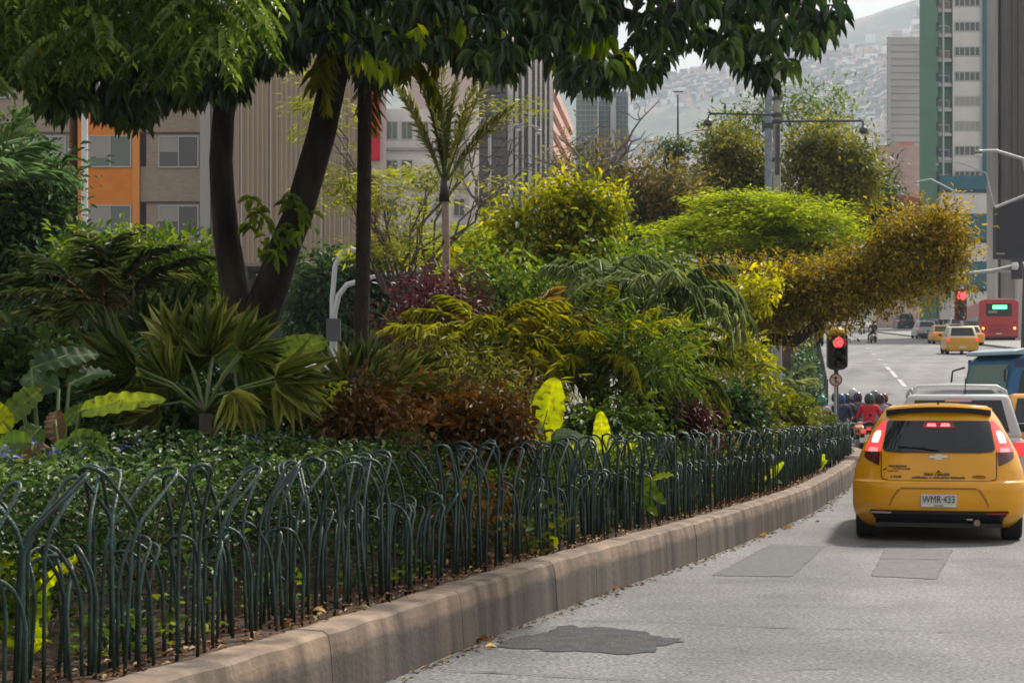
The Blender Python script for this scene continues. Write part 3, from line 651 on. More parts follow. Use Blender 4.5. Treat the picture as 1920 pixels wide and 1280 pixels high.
# twin curved mast with a long arm
d = 46; t = thing('signal_mast', 'pale grey mast with curved tops and a long side arm behind the slim palm', 'pole', gnd(624, d))
MB().tube([gnd(622, d), PT(623, 560, d), PT(628, 500, d), PT(640, 474, d), PT(656, 466, d), PT(675, 472, d), PT(683, 490, d)], .07, 10).build('lamp_arm', M_galv, t)
MB().tube([gnd(626, d), PT(626, 590, d), PT(634, 555, d), PT(650, 534, d), PT(700, 519, d), PT(792, 505, d)], [.10, .09, .08, .075, .06, .045], 10).build('long_arm', M_galv, t)
lamp_head(t, PT(683, 497, d))
MB().box(PX(614, d), PX(640, d), d-.3, d-.12, PZ(640, d), PZ(598, d)).build('signal_box', M_dsteel, t)
# tall twin concrete poles with crossarms and lamps
d = 50; t = thing('utility_pole', 'tall weathered concrete pole with two long lamp crossarms above the trees', 'pole', gnd(1458, d))
MB().tube([gnd(1459, d), PT(1456, 120, d)], [.13, .10], 14).build('shaft', M_cpole, t)
MB().tube([PT(1456, 216, d-.25), PT(1330, 213, d-.25), PT(1328, 222, d-.25)], .032, 6).build('crossarm', M_dsteel, t)
MB().tube([PT(1456, 228, d-.25), PT(1616, 227, d-.25), PT(1619, 236, d-.25)], .032, 6).build('crossarm', M_dsteel, t)
for p in ((1328, 228), (1619, 242)): MB().lathe([(.04, .09), (.11, .02), (.14, -.08), (.07, -.14)], tuple(PT(p[0], p[1], d-.25)), 10).build('floodlight', M_dsteel, t)
for py in (185, 216, 229, 300): MB().lathe([(.15, -.05), (.15, .05)], tuple(PT(1457, py, d)), 12).build('clamp', M_dsteel, t)
MB().box(PX(1451, d), PX(1457, d), d-.5, d-.22, PZ(330, d), PZ(240, d)).build('cable_box', M_dsteel, t)
t = thing('steel_pole', 'pale blue-grey steel pole standing just left of the tall concrete pole', 'pole', gnd(1441, d+2))
MB().tube([gnd(1441, d+2), PT(1441, 150, d+2)], [.13, .11], 12).build('shaft', mat('blue grey pole', (.22, .27, .32), .6, noise=.3), t)
MB().lathe([(.2, 0), (.2, .12)], tuple(PT(1441, 240, d+2)), 12).build('band', M_dsteel, t)
d = 95; t = thing('antenna_mast', 'very thin bare mast rising against the hazy mountain', 'pole', gnd(1271, d))
MB().tube([gnd(1271, d), PT(1271, 260, d), PT(1271, 178, d)], [.1, .07, .04], 6).build('shaft', M_dsteel, t); MB().tube([PT(1262, 172, d), PT(1280, 172, d)], .035, 5).build('crosspiece', M_dsteel, t)
d = 72; t = thing('street_lamp', 'dark street lamp post with two short arms in front of the columned tower', 'street lamp', gnd(985, d))
MB().tube([gnd(985, d), PT(987, 130, d)], [.12, .09], 10).build('post', M_dsteel, t)
for (ax, ay) in ((1008, 247), (1040, 253)): pass
MB().tube([PT(986, 232, d), PT(975, 234, d), PT(962, 236, d)], .05, 6).build('arm', M_galv, t); lamp_head(t, PT(972, 240, d))
MB().tube([PT(986, 236, d), PT(998, 236, d), PT(1010, 240, d)], .05, 6).build('arm', M_galv, t); lamp_head(t, PT(1009, 246, d))
d = 88; t = thing('street_lamp', 'pale street lamp on a long thin arm left of the dark lamp post', 'street lamp', gnd(918, d))
MB().tube([gnd(918, d), PT(918, 228, d)], .08, 8).build('post', M_galv, t); MB().tube([PT(918, 230, d), PT(905, 222, d), PT(899, 222, d)], .05, 6).build('arm', M_galv, t); lamp_head(t, PT(898, 224, d), 1)
# right-hand street lamps reaching in over the road
for (hx, hy, ax, ay, px_, d, lab, tilt) in ((1838, 283, 1868, 283, 1935, 52, 'street lamp with the highest arm, reaching in from the right edge', 22), (1760, 304, 1800, 305, 1866, 150, 'street lamp whose arm crosses the lower floors of the green and white tower', 30), (1722, 340, 1745, 336, 1803, 98, 'smallest street lamp, its arm ending left of the green flank', 26)):
    t = thing('street_lamp', lab, 'street lamp', gnd(px_, d))
    MB().tube([gnd(px_, d), PT(px_, hy+tilt+60, d), PT(px_-(px_-ax)*.25, hy+tilt*.7, d), PT(ax, ay, d), PT(hx, hy, d)], [.10, .08, .06, .05, .04], 8).build('post', M_galv, t); lamp_head(t, PT(hx-3, hy+3, d))
# mast arm from the right, seen from behind
d = 60; t = thing('traffic_signal', 'grey mast arm with a dark signal box entering from the right edge', 'traffic light', gnd(1935, d))
MB().tube([gnd(1935, d), PT(1935, 480, d)], [.14, .12], 10).build('post', M_galv, t); MB().tube([PT(1935, 493, d), PT(1905, 499, d), PT(1860, 508, d), PT(1798, 514, d)], [.10, .085, .07, .05], 8).build('arm', M_galv, t)
MB().box(PX(1894, d), PX(1912, d), d-.35, d-.12, PZ(524, d), PZ(484, d)).build('signal_box', M_dsteel, t); MB().lathe([(.1, 0), (.14, -.12), (.1, -.25)], tuple(PT(1903, 492, d-.5)), 10).build('lamp_head', mat('white lamp head', (.7, .7, .7), .4), t)
MB().tube([PT(1640, 541, d+8), PT(1700, 533, d+8), PT(1790, 520, d+8)], .05, 6).build('stay', M_galv, t)
# traffic lights
M_hous = mat('black signal housing', (.018, .018, .02), .45); M_red = mat('lit red lens', (.9, .05, .05), .3, emit=(1, .06, .07), estr=1.5); M_off = mat('unlit lens', (.03, .035, .03), .2)
def traffic_light(px, py0, py1, d, w, label, lit=True, yellow=True, back=False):
    x = PX(px, d); z1, z0 = PZ(py0, d), PZ(py1, d); t = thing('traffic_light', label, 'traffic light', gnd(px, d)); h = z1-z0; r = w*.5
    n = 14; pol = [(x-r, z1), (x+r, z1)]+[(x+r*math.cos(a), z0+r*.55+r*.55*math.sin(a)) for a in np.linspace(0, -math.pi, n)]
    ho = MB().prism(pol, d-.02, d+.20).build('housing', M_hous, t, bevel=.01)
    lr = w*.27
    for i in range(3):
        c = (x, d-.03, z1-h*(.21+.28*i))
        MB().lathe([(lr, 0), (lr*.7, -.03), (.01, -.045)], c, 18, 'y').build('lens', M_red if (i == 0 and lit) else M_off, t, smooth=True)
        V = []; Fc = []; m_ = 16                      # the hood over each lens
        for k in range(m_+1):
            a = math.radians(-25+230*k/m_)
            for yy, rr in ((0, lr*1.12), (-.22, lr*1.2)): V.append((c[0]+rr*math.cos(a), c[1]+yy, c[2]+rr*math.sin(a)-(.03 if yy else 0)))
        for k in range(m_): Fc.append((2*k, 2*k+1, 2*k+3, 2*k+2))
        MB().add(V, Fc).build('hood', M_hous, t)
    MB().tube([gnd(px, d+.1)+np.array([0, .12, 0]), (x, d+.24, z1+.02)], .05, 10).build('pole', M_dsteel, t)
    return t, x, z0, z1
t, x, z0, z1 = traffic_light(1571, 628, 694, 38., .44, 'near black traffic light with its top red lens lit, yellow cap above')
cap = MB(); d = 38.; cap.box(x-.20, x+.20, d-.03, d+.22, z1+.004, z1+.05); cap.lathe([(.19, .05), (.17, .12), (.10, .17), (.03, .19)], (x, d+.1, z1), 14); cap.build('cap', mat('yellow signal cap', (.55, .30, .02), .6), t)
# the round sign below
c = PT(1567, 712, 37.7); M_sr = mat('red sign ring', (.42, .07, .06), .6); M_sw = mat('pale sign face', (.62, .55, .52), .6); M_blk = mat('sign black', (.03, .03, .03), .6)
s = thing('road_sign', 'small round pale sign with red ring and black upward arrow under the traffic light', 'sign', (c[0], c[1], c[2]))
MB().lathe([(.145, .012), (.145, 0)], tuple(c), 28, 'y').build('ring', M_sr, s); MB().lathe([(.112, -.002), (.112, -.006)], tuple(c), 28, 'y').build('face', M_sw, s)
ar = MB(); ar.prism([(c[0]-.014, c[2]-.085), (c[0]+.014, c[2]-.085), (c[0]+.014, c[2]+.03), (c[0]+.045, c[2]+.03), (c[0], c[2]+.09), (c[0]-.045, c[2]+.03), (c[0]-.014, c[2]+.03)], c[1]-.012, c[1]-.008)
ar.build('arrow', M_blk, s)
sl_ = MB().tube([(c[0]-.08, c[1]-.016, c[2]+.08), (c[0]+.08, c[1]-.016, c[2]-.08)], .012, 6).build('slash', M_sr, s); MB().tube([(c[0], c[1]+.03, 0.3), (c[0], c[1]+.03, c[2]+.1)], .03, 8).build('post', M_galv, s)
traffic_light(1536, 617, 650, 70., .36, 'small dark traffic light seen beside the far median, no lens lit', lit=False)
d = 60; t = thing('traffic_light', 'distant traffic light with a glowing red lens left of the red bus', 'traffic light', gnd(1803, d))
x, z = PX(1803, d), PZ(555, d)
MB().box(x-.20, x+.20, d, d+.25, z-.85, z+.28).build('housing', mat('reddish housing', (.16, .03, .03), .6), t, bevel=.05); MB().lathe([(.17, 0), (.12, -.04), (.02, -.06)], (x, d-.02, z+.02), 16, 'y').build('lens', M_red, t); MB().tube([(x, d+.3, PZ(512, d)), (x, d+.3, z)], .05, 8).build('pole', M_galv, t)
for i in (1, 2): MB().lathe([(.14, 0), (.1, -.05)], (x, d-.02, z-.33*i), 12, 'y').build('lens', M_off, t)
# overhead wires
M_wire = mat('overhead wire', (.05, .05, .05), .7)
for pts, lab in (([(1456, 232, 66), (1300, 246, 60), (1130, 300, 50)], 'overhead wire running down left from the tall concrete pole'),):
    P = [PT(a, b_, c_) for a, b_, c_ in pts]; tag(MB().tube(P, .012, 5).build('overhead_wire', M_wire), lab, 'wire')

# ================================================================ THE HOOP FENCE
M_fen = mat('dark green fence paint', (.021, .064, .056), .42, noise=.5, nscale=16, ncol=(.012, .016, .012), bump=.3, bscale=90)
fence = thing('hoop_fence', 'low fence of bent dark green metal tube hoops along the planted kerb', 'fence', (*along(6, .45), KZ))
rf = np.random.default_rng(12)
def hoop_pts(w, h, lean, ang, rng):
    """an upside-down U whose upper part is bent over along the fence; local x along the fence, y across"""
    hb = h*(.66+.06*rng.random()); r = w/2; P = []
    def bend(t, y):                      # t = arc length up the leg
        if t <= hb-.05: return np.array([0, y, t])
        u = min(1, (t-(hb-.05))/.10); a = ang*u
        base = np.array([math.sin(ang*.5)*.10*u, 0, hb-.05+.10*u*math.cos(ang*.4)])
        rest = max(0, t-(hb+.05)); q = base+np.array([math.sin(ang), 0, math.cos(ang)])*rest
        return np.array([q[0]*lean, y, q[2]])
    top = hb+.05+(h-hb-.05)/max(.45, math.cos(ang))-r
    for t in np.concatenate([[-.06, hb*.5], np.linspace(hb-.06, hb+.07, 5), [top]]): P.append(bend(t, -r))
    for a in np.linspace(0, math.pi, 8)[1:-1]: P.append(bend(top+r*math.sin(a), -r*math.cos(a)))
    for t in np.concatenate([[top], np.linspace(hb+.07, hb-.06, 5), [hb*.5, -.06]]): P.append(bend(t, r))
    return np.array(P)
s = 2.2; specs = []
while s < S_END-4.5:
    tall = rf.random() < .5
    h = (.76+.07*rf.random()) if tall else (.44+.10*rf.random()); h *= (1-.010*max(0, s-14)) if s < 40 else .8
    w = (.075+.055*rf.random())*(1.5 if rf.random() < .2 else 1); ang = math.radians(rf.uniform(26, 50)); lean = 1 if rf.random() < .5 else -1
    yaw = rf.normal()*.22+(rf.random() < .25)*rf.choice([-1, 1])*.9
    q = along(s, .42+rf.normal()*.05); q2 = along(s+.1, .42); a = math.atan2(*(q2-along(s, .42))[::-1])+yaw
    P = hoop_pts(w, h, lean, ang, rf); c_, s_ = math.cos(a), math.sin(a); tl = rf.normal(size=2)*.032
    X = q[0]+P[:, 0]*c_-P[:, 1]*s_+tl[0]*P[:, 2]; Y = q[1]+P[:, 0]*s_+P[:, 1]*c_+tl[1]*P[:, 2]
    specs.append((s, np.stack([X, Y, P[:, 2]+KZ], 1))); s += .062+.034*rf.random()+(0 if s > 9 else .0)
vis = [i for i, (s, P) in enumerate(specs) if P[0, 1] > 5.5]
rest = MB()
for i, (s, P) in enumerate(specs):
    if i in vis[:98]: MB().tube(P, .0082, 8).build('hoop', M_fen, fence, smooth=True)
    elif i in vis: rest.tube(P, .009, 6)
ro = rest.build('far_hoops', M_fen, fence, smooth=True); ro['kind'] = 'stuff'
# ================================================================ VEGETATION
M_bark = mat('dark rough bark', (.038, .030, .022), .95, noise=.8, nscale=7, bump=1.0, bscale=26, stretch=(1, 1, .22), ncol=(.006, .005, .004))
M_bark2 = mat('grey brown bark', (.09, .07, .055), .95, noise=.4, nscale=8, bump=.8, bscale=20, stretch=(1, 1, .35))
M_twig = mat('bare grey twig', (.13, .11, .10), .9)
L_over = leafmat('glossy dark leaves', (.006, .017, .006), (.018, .046, .014), (.075, .13, .028), .38, .2, .4)
L_young = leafmat('yellow-green young leaves', (.10, .16, .02), (.22, .30, .03), (.38, .42, .04), .4, .5)
L_silver = leafmat('sunlit fine green leaves', (.012, .032, .008), (.060, .105, .026), (.21, .28, .075), .45, .25)
L_mid = leafmat('mid green leaves', (.018, .042, .010), (.065, .115, .022), (.17, .23, .045), .5, .3)
L_deep = leafmat('deep green leaves', (.008, .026, .012), (.028, .062, .024), (.075, .125, .04), .5, .25)
L_yel = leafmat('acid yellow-green leaves', (.055, .075, .010), (.20, .22, .016), (.46, .42, .025), .45, .4)
L_flame = leafmat('bright feathery green leaves', (.05, .07, .008), (.19, .25, .010), (.38, .46, .02), .55, .4)
L_brown = leafmat('ochre olive leaves', (.050, .047, .008), (.18, .142, .013), (.43, .32, .026), .55, .35)
L_olive = leafmat('olive leaves', (.03, .042, .010), (.12, .13, .018), (.30, .27, .035), .55, .35)
L_mar = leafmat('maroon leaves', (.030, .014, .012), (.070, .022, .022), (.135, .045, .042), .45, .25)
L_crot = leafmat('red brown croton leaves', (.022, .026, .010), (.070, .036, .014), (.20, .095, .03), .4, .25)
L_hedge = leafmat('low hedge leaves', (.010, .026, .010), (.040, .080, .026), (.15, .23, .08), .42, .2)
L_rhedge = leafmat('yellowish hedge leaves', (.03, .045, .010), (.09, .11, .02), (.20, .22, .035), .5, .3)
L_palm = leafmat('palm leaflets', (.018, .030, .010), (.06, .085, .02), (.16, .19, .05), .42, .25)
L_palmd = leafmat('dark palm leaflets', (.010, .022, .012), (.022, .042, .02), (.055, .08, .03), .42, .2)
L_palmo = leafmat('olive yellow palm leaflets', (.05, .055, .010), (.17, .18, .020), (.40, .37, .05), .45, .35)
L_palms = leafmat('grey green palm leaflets', (.05, .07, .04), (.13, .17, .085), (.30, .33, .20), .4, .3)
L_fan = leafmat('fan palm blades', (.018, .036, .010), (.09, .115, .025), (.34, .34, .11), .4, .3)
L_ora = leafmat('dry orange leaflets', (.12, .045, .008), (.26, .115, .012), (.40, .20, .02), .7, .3)
L_ban = leafmat('banana blade', (.03, .07, .012), (.08, .14, .015), (.27, .34, .02), .35, .45, .4, mottle=.8)
L_banb = leafmat('backlit banana blade', (.10, .17, .010), (.30, .36, .010), (.50, .50, .02), .4, .55, .35, mottle=.8)
L_bans = leafmat('dull grey banana blade', (.05, .08, .05), (.12, .17, .11), (.28, .34, .26), .35, .2)
L_brn = leafmat('withered banana blade', (.05, .03, .02), (.10, .055, .03), (.20, .12, .07), .8, .2)
M_pet = mat('green petiole', (.09, .13, .03), .5); M_peto = mat('orange brown leaf base', (.26, .095, .025), .8, noise=.5, nscale=12)
def soil(px, d): return np.array([PX(px, d), d, KZ if d < 41 else float(gz(d))])
# ---------------------------------------------------- tree builder
def px_blobs(bl, d, dy=.8):
    out = []
    for b in bl:                       # (px0, px1, py0, py1[, depth offset])
        dd = d+(b[4] if len(b) > 4 else 0); rx = (b[1]-b[0])/2/F*dd; rz = (b[3]-b[2])/2/F*dd
        out.append((PX((b[0]+b[1])/2, dd), dd, PZ((b[2]+b[3])/2, dd), rx, max(.25, rx*dy if rx*dy < 3 else 3), rz))
    return out
def tree(name, label, cat, d, base_px, blobs, lm, nclump, nleaf, L, Wd, seed, templ=T_DIAM, tr=.14, bark=None, group=None, dy=.8, limbs=True, basez=None, path=None, **kw):
    B = px_blobs(blobs, d, dy); base = soil(base_px, d)
    if basez is not None: base[2] = basez
    t = thing(name, label, cat, base, 0, group); rng = np.random.default_rng(seed+500)
    mb = MB(); fork = np.array([np.mean([b[0] for b in B])*.4+base[0]*.6, d, base[2]+(min(b[2]-b[5]*.3 for b in B)-base[2])*.75])
    if path is not None: P = [PT(*p) for p in path]; mb.tube([base]+P, list(np.linspace(tr, tr*.6, len(P)+1)), 10); fork = P[-1]
    else: limb(mb, base, fork, tr, tr*.7, rng, wob=.05)
    if limbs:
        for b in B:
            for j in range(3):
                u = rdirs(rng, 1)[0]*.55; tgt = np.array(b[:3])+u*np.array(b[3:]); LP = limb(mb, fork, tgt, tr*.42, tr*.12, rng, 6, .08, .05, 6)
                for q in range(4): u = rdirs(rng, 1)[0]*[1, 1, .8]; limb(mb, LP[rng.integers(3, 6)], np.array(b[:3])+u*np.array(b[3:])*1.08, tr*.12, tr*.03, rng, 5, .10, .0, 5)
    mb.build('trunk', bark or M_bark2, t, smooth=True)
    obj('crown', crown_mesh('crown', seed, B, nclump, nleaf, L, Wd, templ, **kw), lm, t)
    return t
# ---------------------------------------------------- the big forked tree whose canopy roofs the picture
D = 15.5; rt = np.random.default_rng(41)
big = thing('forked_tree', 'big dark tree with two thick leaning trunks, its drooping glossy canopy across the top', 'tree', soil(462, D))
tk = MB()
P0 = soil(462, D)
tk.tube([P0-np.array([0, 0, .1]), PT(462, 700, D), PT(455, 620, D), PT(447, 575, D), PT(436, 520, D), PT(424, 440, D), PT(417, 360, D), PT(414, 300, D), PT(419, 220, D+.1), PT(430, 130, D+.3), PT(420, 20, D+.6), PT(380, -160, D+1)],
        [.25, .21, .17, .145, .13, .118, .11, .105, .10, .095, .08, .05], 14)
tk.tube([PT(466, 640, D), PT(490, 585, D), PT(512, 530, D-.1), PT(535, 460, D-.2), PT(560, 400, D-.25), PT(580, 330, D-.3), PT(603, 250, D-.35), PT(625, 150, D-.4), PT(645, 60, D-.3), PT(668, -60, D), PT(720, -240, D+.3)],
        [.16, .17, .155, .14, .132, .128, .126, .12, .115, .10, .06], 14)
for (a, b) in (((425, 130, D+.3), (250, -40, D-1.5)), ((430, 110, D+.3), (120, 60, D-2.5)), ((628, 120, D-.4), (900, 30, D-1.5)), ((645, 60, D-.3), (1150, 40, D-1)), ((640, 80, D-.3), (1420, 0, D-.5)), ((668, -60, D), (1350, -150, D+1)),
             ((430, 60, D), (-20, 40, D-1)), ((625, 100, D), (520, -60, D-3)), ((645, 60, D), (800, -80, D+2.5)), ((1100, 38, D-1), (1520, 40, D-1.4))):
    limb(tk, PT(*a), PT(*b), .07, .018, rt, 9, .035, .04, 7)
tk.build('trunk', M_bark, big, smooth=True)
BX = [-60, 0, 30, 60, 110, 150, 200, 250, 300, 340, 400, 450, 490, 520, 545, 600, 640, 700, 750, 800, 850, 900, 950, 1000, 1050, 1100, 1150, 1200, 1240, 1260, 1320, 1340, 1400, 1450, 1500, 1550, 1575]
BY = [185, 180, 165, 185, 235, 215, 235, 262, 195, 215, 200, 205, 130, 155, 130, 110, 110, 190, 135, 120, 135, 155, 165, 105, 150, 205, 160, 190, 150, 105, 100, 130, 160, 185, 125, 105, 60]
def whorls(seed, n, xr, ytop, dr, nl, L, Wd, templ, droopr=(.35, 1.1), extra=0, thin=None, tb=(.1, .7)):
    rng = np.random.default_rng(seed); P = []; Dd = []; Nn = []; LL = []; TI = []
    while len(LL) < n*nl:
        px = rng.uniform(*xr); yb = np.interp(px, BX, BY)+extra; yb -= max(0, math.sin(px*.11+seed)+math.sin(px*.047))*26*rng.random(); py = ytop+(yb-ytop)*rng.random()**.75
        if px > 1440 and py < -30 and rng.random() < (px-1440)/140: continue
        if thin and rng.random() < thin(px, py): continue
        d = rng.uniform(*dr)
        Ltip = L*F/d; 
        if py+Ltip*.85 > yb: py = yb-Ltip*.85*rng.uniform(.9, 1.25)
        c = PT(px, py, d); a0 = rng.random()*6.28; ct = rng.uniform(*tb)
        for k in range(nl):
            a = a0+6.283*k/nl+rng.normal()*.3; dz = -rng.uniform(*droopr); v = np.array([math.cos(a), math.sin(a), dz])
            P.append(c+rng.normal(size=3)*.02); Dd.append(v); Nn.append(np.array([math.cos(a), math.sin(a), .9])+rng.normal(size=3)*.25)
            LL.append(L*rng.uniform(.7, 1.25)); TI.append(ct+rng.normal()*.12)
    LL = np.array(LL); return leaf_mesh('canopy', np.array(P), np.array(Dd), np.array(Nn), LL, LL/L*Wd, np.array(TI), templ)
def thin_r(px, py): return (.15 if py > 20 else 0.0) if px < 1130 else (.62 if py > 0 else .4)
obj('canopy', whorls(7, 2300, (-80, 1575), -330, (12.2, 18.5), 9, .19, .055, T_LANCE, thin=thin_r, tb=(0, .95)), L_over, big)
obj('young_leaves', whorls(8, 26, (560, 1200), 20, (12.5, 14.5), 8, .19, .055, T_LANCE, (.9, 2.2), -25), L_young, big)
# leafy sprouts on the trunks between the fork
sp = []
for (px, py, d) in ((475, 370, 15.2), (485, 400, 15.1), (470, 420, 15.2), (500, 410, 15.1), (540, 375, 14.9), (560, 380, 14.9), (555, 425, 15.), (525, 440, 15.), (515, 470, 15.), (575, 400, 14.9), (495, 450, 15.1)):
    for k in range(7): sp.append((PT(px, py, d)+rt.normal(size=3)*.03, rt.normal(size=3)*[1, .7, .5]+[0, 0, -.7]))
me = leaf_mesh('sprout_leaves', np.array([q[0] for q in sp]), np.array([q[1] for q in sp]), rdirs(rt, len(sp))*.4+[0, -.5, .8], .15, .05, rt.random(len(sp))*.7+.2, T_LANCE)
obj('sprout_leaves', me, L_young if False else leafmat('trunk sprout leaves', (.05, .09, .02), (.10, .16, .03), (.2, .26, .05), .4, .4), big)
# lighter, finer-leaved tree reaching in over the top left
t2 = thing('fine_leaved_tree', 'light green fine-leaved tree reaching in over the top left corner', 'tree', (-6.2, 11.5, KZ))
mb = MB(); mb.tube([(-6.2, 11.5, KZ-.1), (-6.0, 11.6, 2), (-5.7, 11.8, 3.6), (-4.8, 12, 4.6), (-3.4, 12, 5.0), (-2.2, 12, 5.1)], [.2, .17, .14, .09, .05, .02], 10)
for q in ((-4.2, 11.0, 4.25), (-3.2, 10.8, 4.3), (-2.4, 11.2, 4.35), (-4.6, 12.5, 5.6), (-3, 12.8, 5.6)): limb(mb, (-4.8, 12, 4.6), q, .05, .01, rt, 7, .05, .05, 6)
mb.build('trunk', M_bark2, t2, smooth=True)
rf2 = np.random.default_rng(77); P = []; Dd = []; Nn = []; TI = []
for _ in range(760):                        # compound sprays: a drooping axis with paired leaflets
    px = rf2.uniform(-60, 500); py = rf2.uniform(-240, np.interp(px, [-60, 0, 120, 220, 330, 430, 500], [110, 120, 105, 95, 115, 100, 60])); d = rf2.uniform(10.2, 12.6)
    c = PT(px, py, d); a = rf2.random()*6.28; ax = np.array([math.cos(a), math.sin(a), -.45]); ax /= np.linalg.norm(ax); sd_ = np.cross(ax, [0, 0, 1.]); ct = rf2.uniform(.15, .8)
    for k in range(9):
        q = c+ax*.028*k+np.array([0, 0, -.0016*k*k])
        for s_ in (-1, 1): P.append(q); Dd.append(ax*.7+sd_*s_+np.array([0, 0, -.25])); Nn.append(np.array([0, 0, 1.])+rf2.normal(size=3)*.2); TI.append(ct+rf2.normal()*.1)
obj('crown', leaf_mesh('crown', np.array(P), np.array(Dd), np.array(Nn), .075, .026, np.array(TI), T_LANCE), L_silver, t2)

# ---------------------------------------------------- palms
def frond(rng, base, az, el, L, curv, n, ll, lw, hang=.3, t0=.18, spread=.95, twist=.2):
    m = 26; t = np.linspace(0, 1, m); e = el-curv*t**1.3; h = np.array([math.cos(az), math.sin(az), 0])
    step = L/(m-1); dirs = np.cos(e)[:, None]*h+np.sin(e)[:, None]*np.array([0, 0, 1.]); P = np.vstack([base, base+np.cumsum(dirs[:-1]*step, 0)])
    side = np.array([-math.sin(az), math.cos(az), 0]); tw = rng.normal()*twist
    A = []
    for i in range(n):
        u = t0+(1-t0)*i/(n-1); q = np.array([np.interp(u, t, P[:, j]) for j in range(3)]); k = min(m-1, int(u*(m-1))); tg = dirs[k]; nn = np.cross(tg, side); nn = nn if nn[2] > 0 else -nn
        prof = math.sin(math.pi*(.12+.80*(u-t0)/(1-t0)))**.7
        for s in (-1, 1):
            sd_ = side*s*math.cos(tw*s)+nn*(.25-math.sin(tw)*s)
            v = tg*(.55+.5*u)*1+sd_*spread+np.array([0, 0, -hang])+rng.normal(size=3)*.2
            A.append((q, v, nn+rng.normal(size=3)*.35, ll*prof*rng.uniform(.7, 1.15), lw))
    return P, A
def leaves_from(A, rng, ct, templ=T_STRAP, name='frond', tj=.12):
    return leaf_mesh(name, np.array([a[0] for a in A]), np.array([a[1] for a in A]), np.array([a[2] for a in A]), np.array([a[3] for a in A]), np.array([a[4] for a in A]), np.clip(ct+rng.normal(size=len(A))*tj, 0, 1), templ)
def palm(name, label, d, hub, nf, L, lm, seed, base_px=None, el=(.2, 1.3), curv=(.8, 1.6), n=34, ll=.35, lw=.02, hang=.35, trunk=None, stem_m=None, tr=.07, azs=None, one=False, ct=(.2, .8), group=None, basez=None, twist=.2):
    rng = np.random.default_rng(seed); H = PT(*hub, d); base = soil(base_px if base_px is not None else hub[0], d)
    if basez is not None: base[2] = basez
    t = thing(name, label, 'palm', base, 0, group)
    if H[2] > base[2]+.05:
        k = 9; tt = np.linspace(0, 1, k); pts = base+(H-base)*tt[:, None]; pts[:, 0] += .03*np.sin(tt*3); mb = MB().tube(pts, list(np.linspace(tr*1.25, tr, k)), 12)
        if trunk is not None:
            for z in np.linspace(0, 1, int(np.linalg.norm(H-base)/.14)): q = base+(H-base)*z; q[0] += .03*math.sin(z*3); mb.lathe([(tr*(1.28-.25*z), -.012), (tr*(1.28-.25*z), .012)], tuple(q), 12)
        mb.build('trunk', trunk or M_bark2, t, smooth=False)
    allA = []; st = MB(); TI = []
    for i in range(nf):
        az = azs[i] if azs else 2*math.pi*(i*.618 % 1)+rng.normal()*.15; f = i/max(1, nf-1)
        e = el[0]+(el[1]-el[0])*f+rng.normal()*.08; Lf = L*rng.uniform(.85, 1.1)
        P, A = frond(rng, H, az, e, Lf, rng.uniform(*curv), n, ll, lw, hang, twist=twist)
        c = rng.uniform(*ct)
        if one: allA += A; TI += [c]*len(A); st.tube(P[::3], list(np.linspace(.016, .004, len(P[::3]))), 5)
        else:
            fo = obj('frond', leaves_from(A, rng, c), lm, t); MB().tube(P[::3], list(np.linspace(.018, .004, len(P[::3]))), 6).build('rachis', stem_m or M_pet, fo, smooth=True)
    if one:
        obj('fronds', leaves_from(allA, rng, np.array(TI), name='fronds'), lm, t); st.build('stalks', stem_m or M_pet, t, smooth=True)
    return t
def fan_palm(name, label, d, hub_px, fans, lm, seed, group=None):
    """fans: (px, py, dd, angle the fan points to in degrees (0 = right, 90 = up), radius px, spread deg, tilt)"""
    rng = np.random.default_rng(seed); H = PT(*hub_px, d); t = thing(name, label, 'palm', soil(hub_px[0], d), 0, group)
    mb = MB(); mb.tube([soil(hub_px[0], d), H], [.05, .04], 10)
    for k in range(26): a = rng.random()*6.28; z = rng.random(); q = soil(hub_px[0], d)*(1-z)+H*z; mb.tube([q, q+np.array([math.cos(a)*.13, math.sin(a)*.13, .16])], [.02, .004], 5)
    mb.build('trunk', M_bark2, t)
    for (px, py, dd, ang, rad, spr, tilt) in fans:
        c = PT(px, py, d+dd); R = rad/F*(d+dd); a = math.radians(ang); A = []; n = int(spr/6.5)
        mid = np.array([math.cos(a), 0, math.sin(a)]); view = np.array([0, -1, 0.]); nrm = view*math.cos(tilt)+np.array([-math.sin(a), 0, math.cos(a)])*math.sin(tilt); sd_ = np.cross(nrm, mid)
        for k in range(n):
            b = math.radians(-spr/2+spr*k/(n-1)); v = mid*math.cos(b)+sd_*math.sin(b)+nrm*(.12*math.cos(b*1.5)-.05)+rng.normal(size=3)*.035
            A.append((c+v*.01, v+np.array([0, 0, -.10]), nrm+rng.normal(size=3)*.1+sd_*(.6 if k % 2 else -.6), R*rng.uniform(.88, 1.08)*(1-.18*abs(b)/1.6), .040*R/.45))
        fo = obj('fan', leaves_from(A, rng, rng.uniform(.3, .85), T_STRAP, 'fan', .14), lm, t)
        m_ = (H+c)/2+np.array([0, 0, .05]); MB().tube([H, m_, c], [.014, .011, .008], 6).build('petiole', M_pet, fo, smooth=True)
    return t
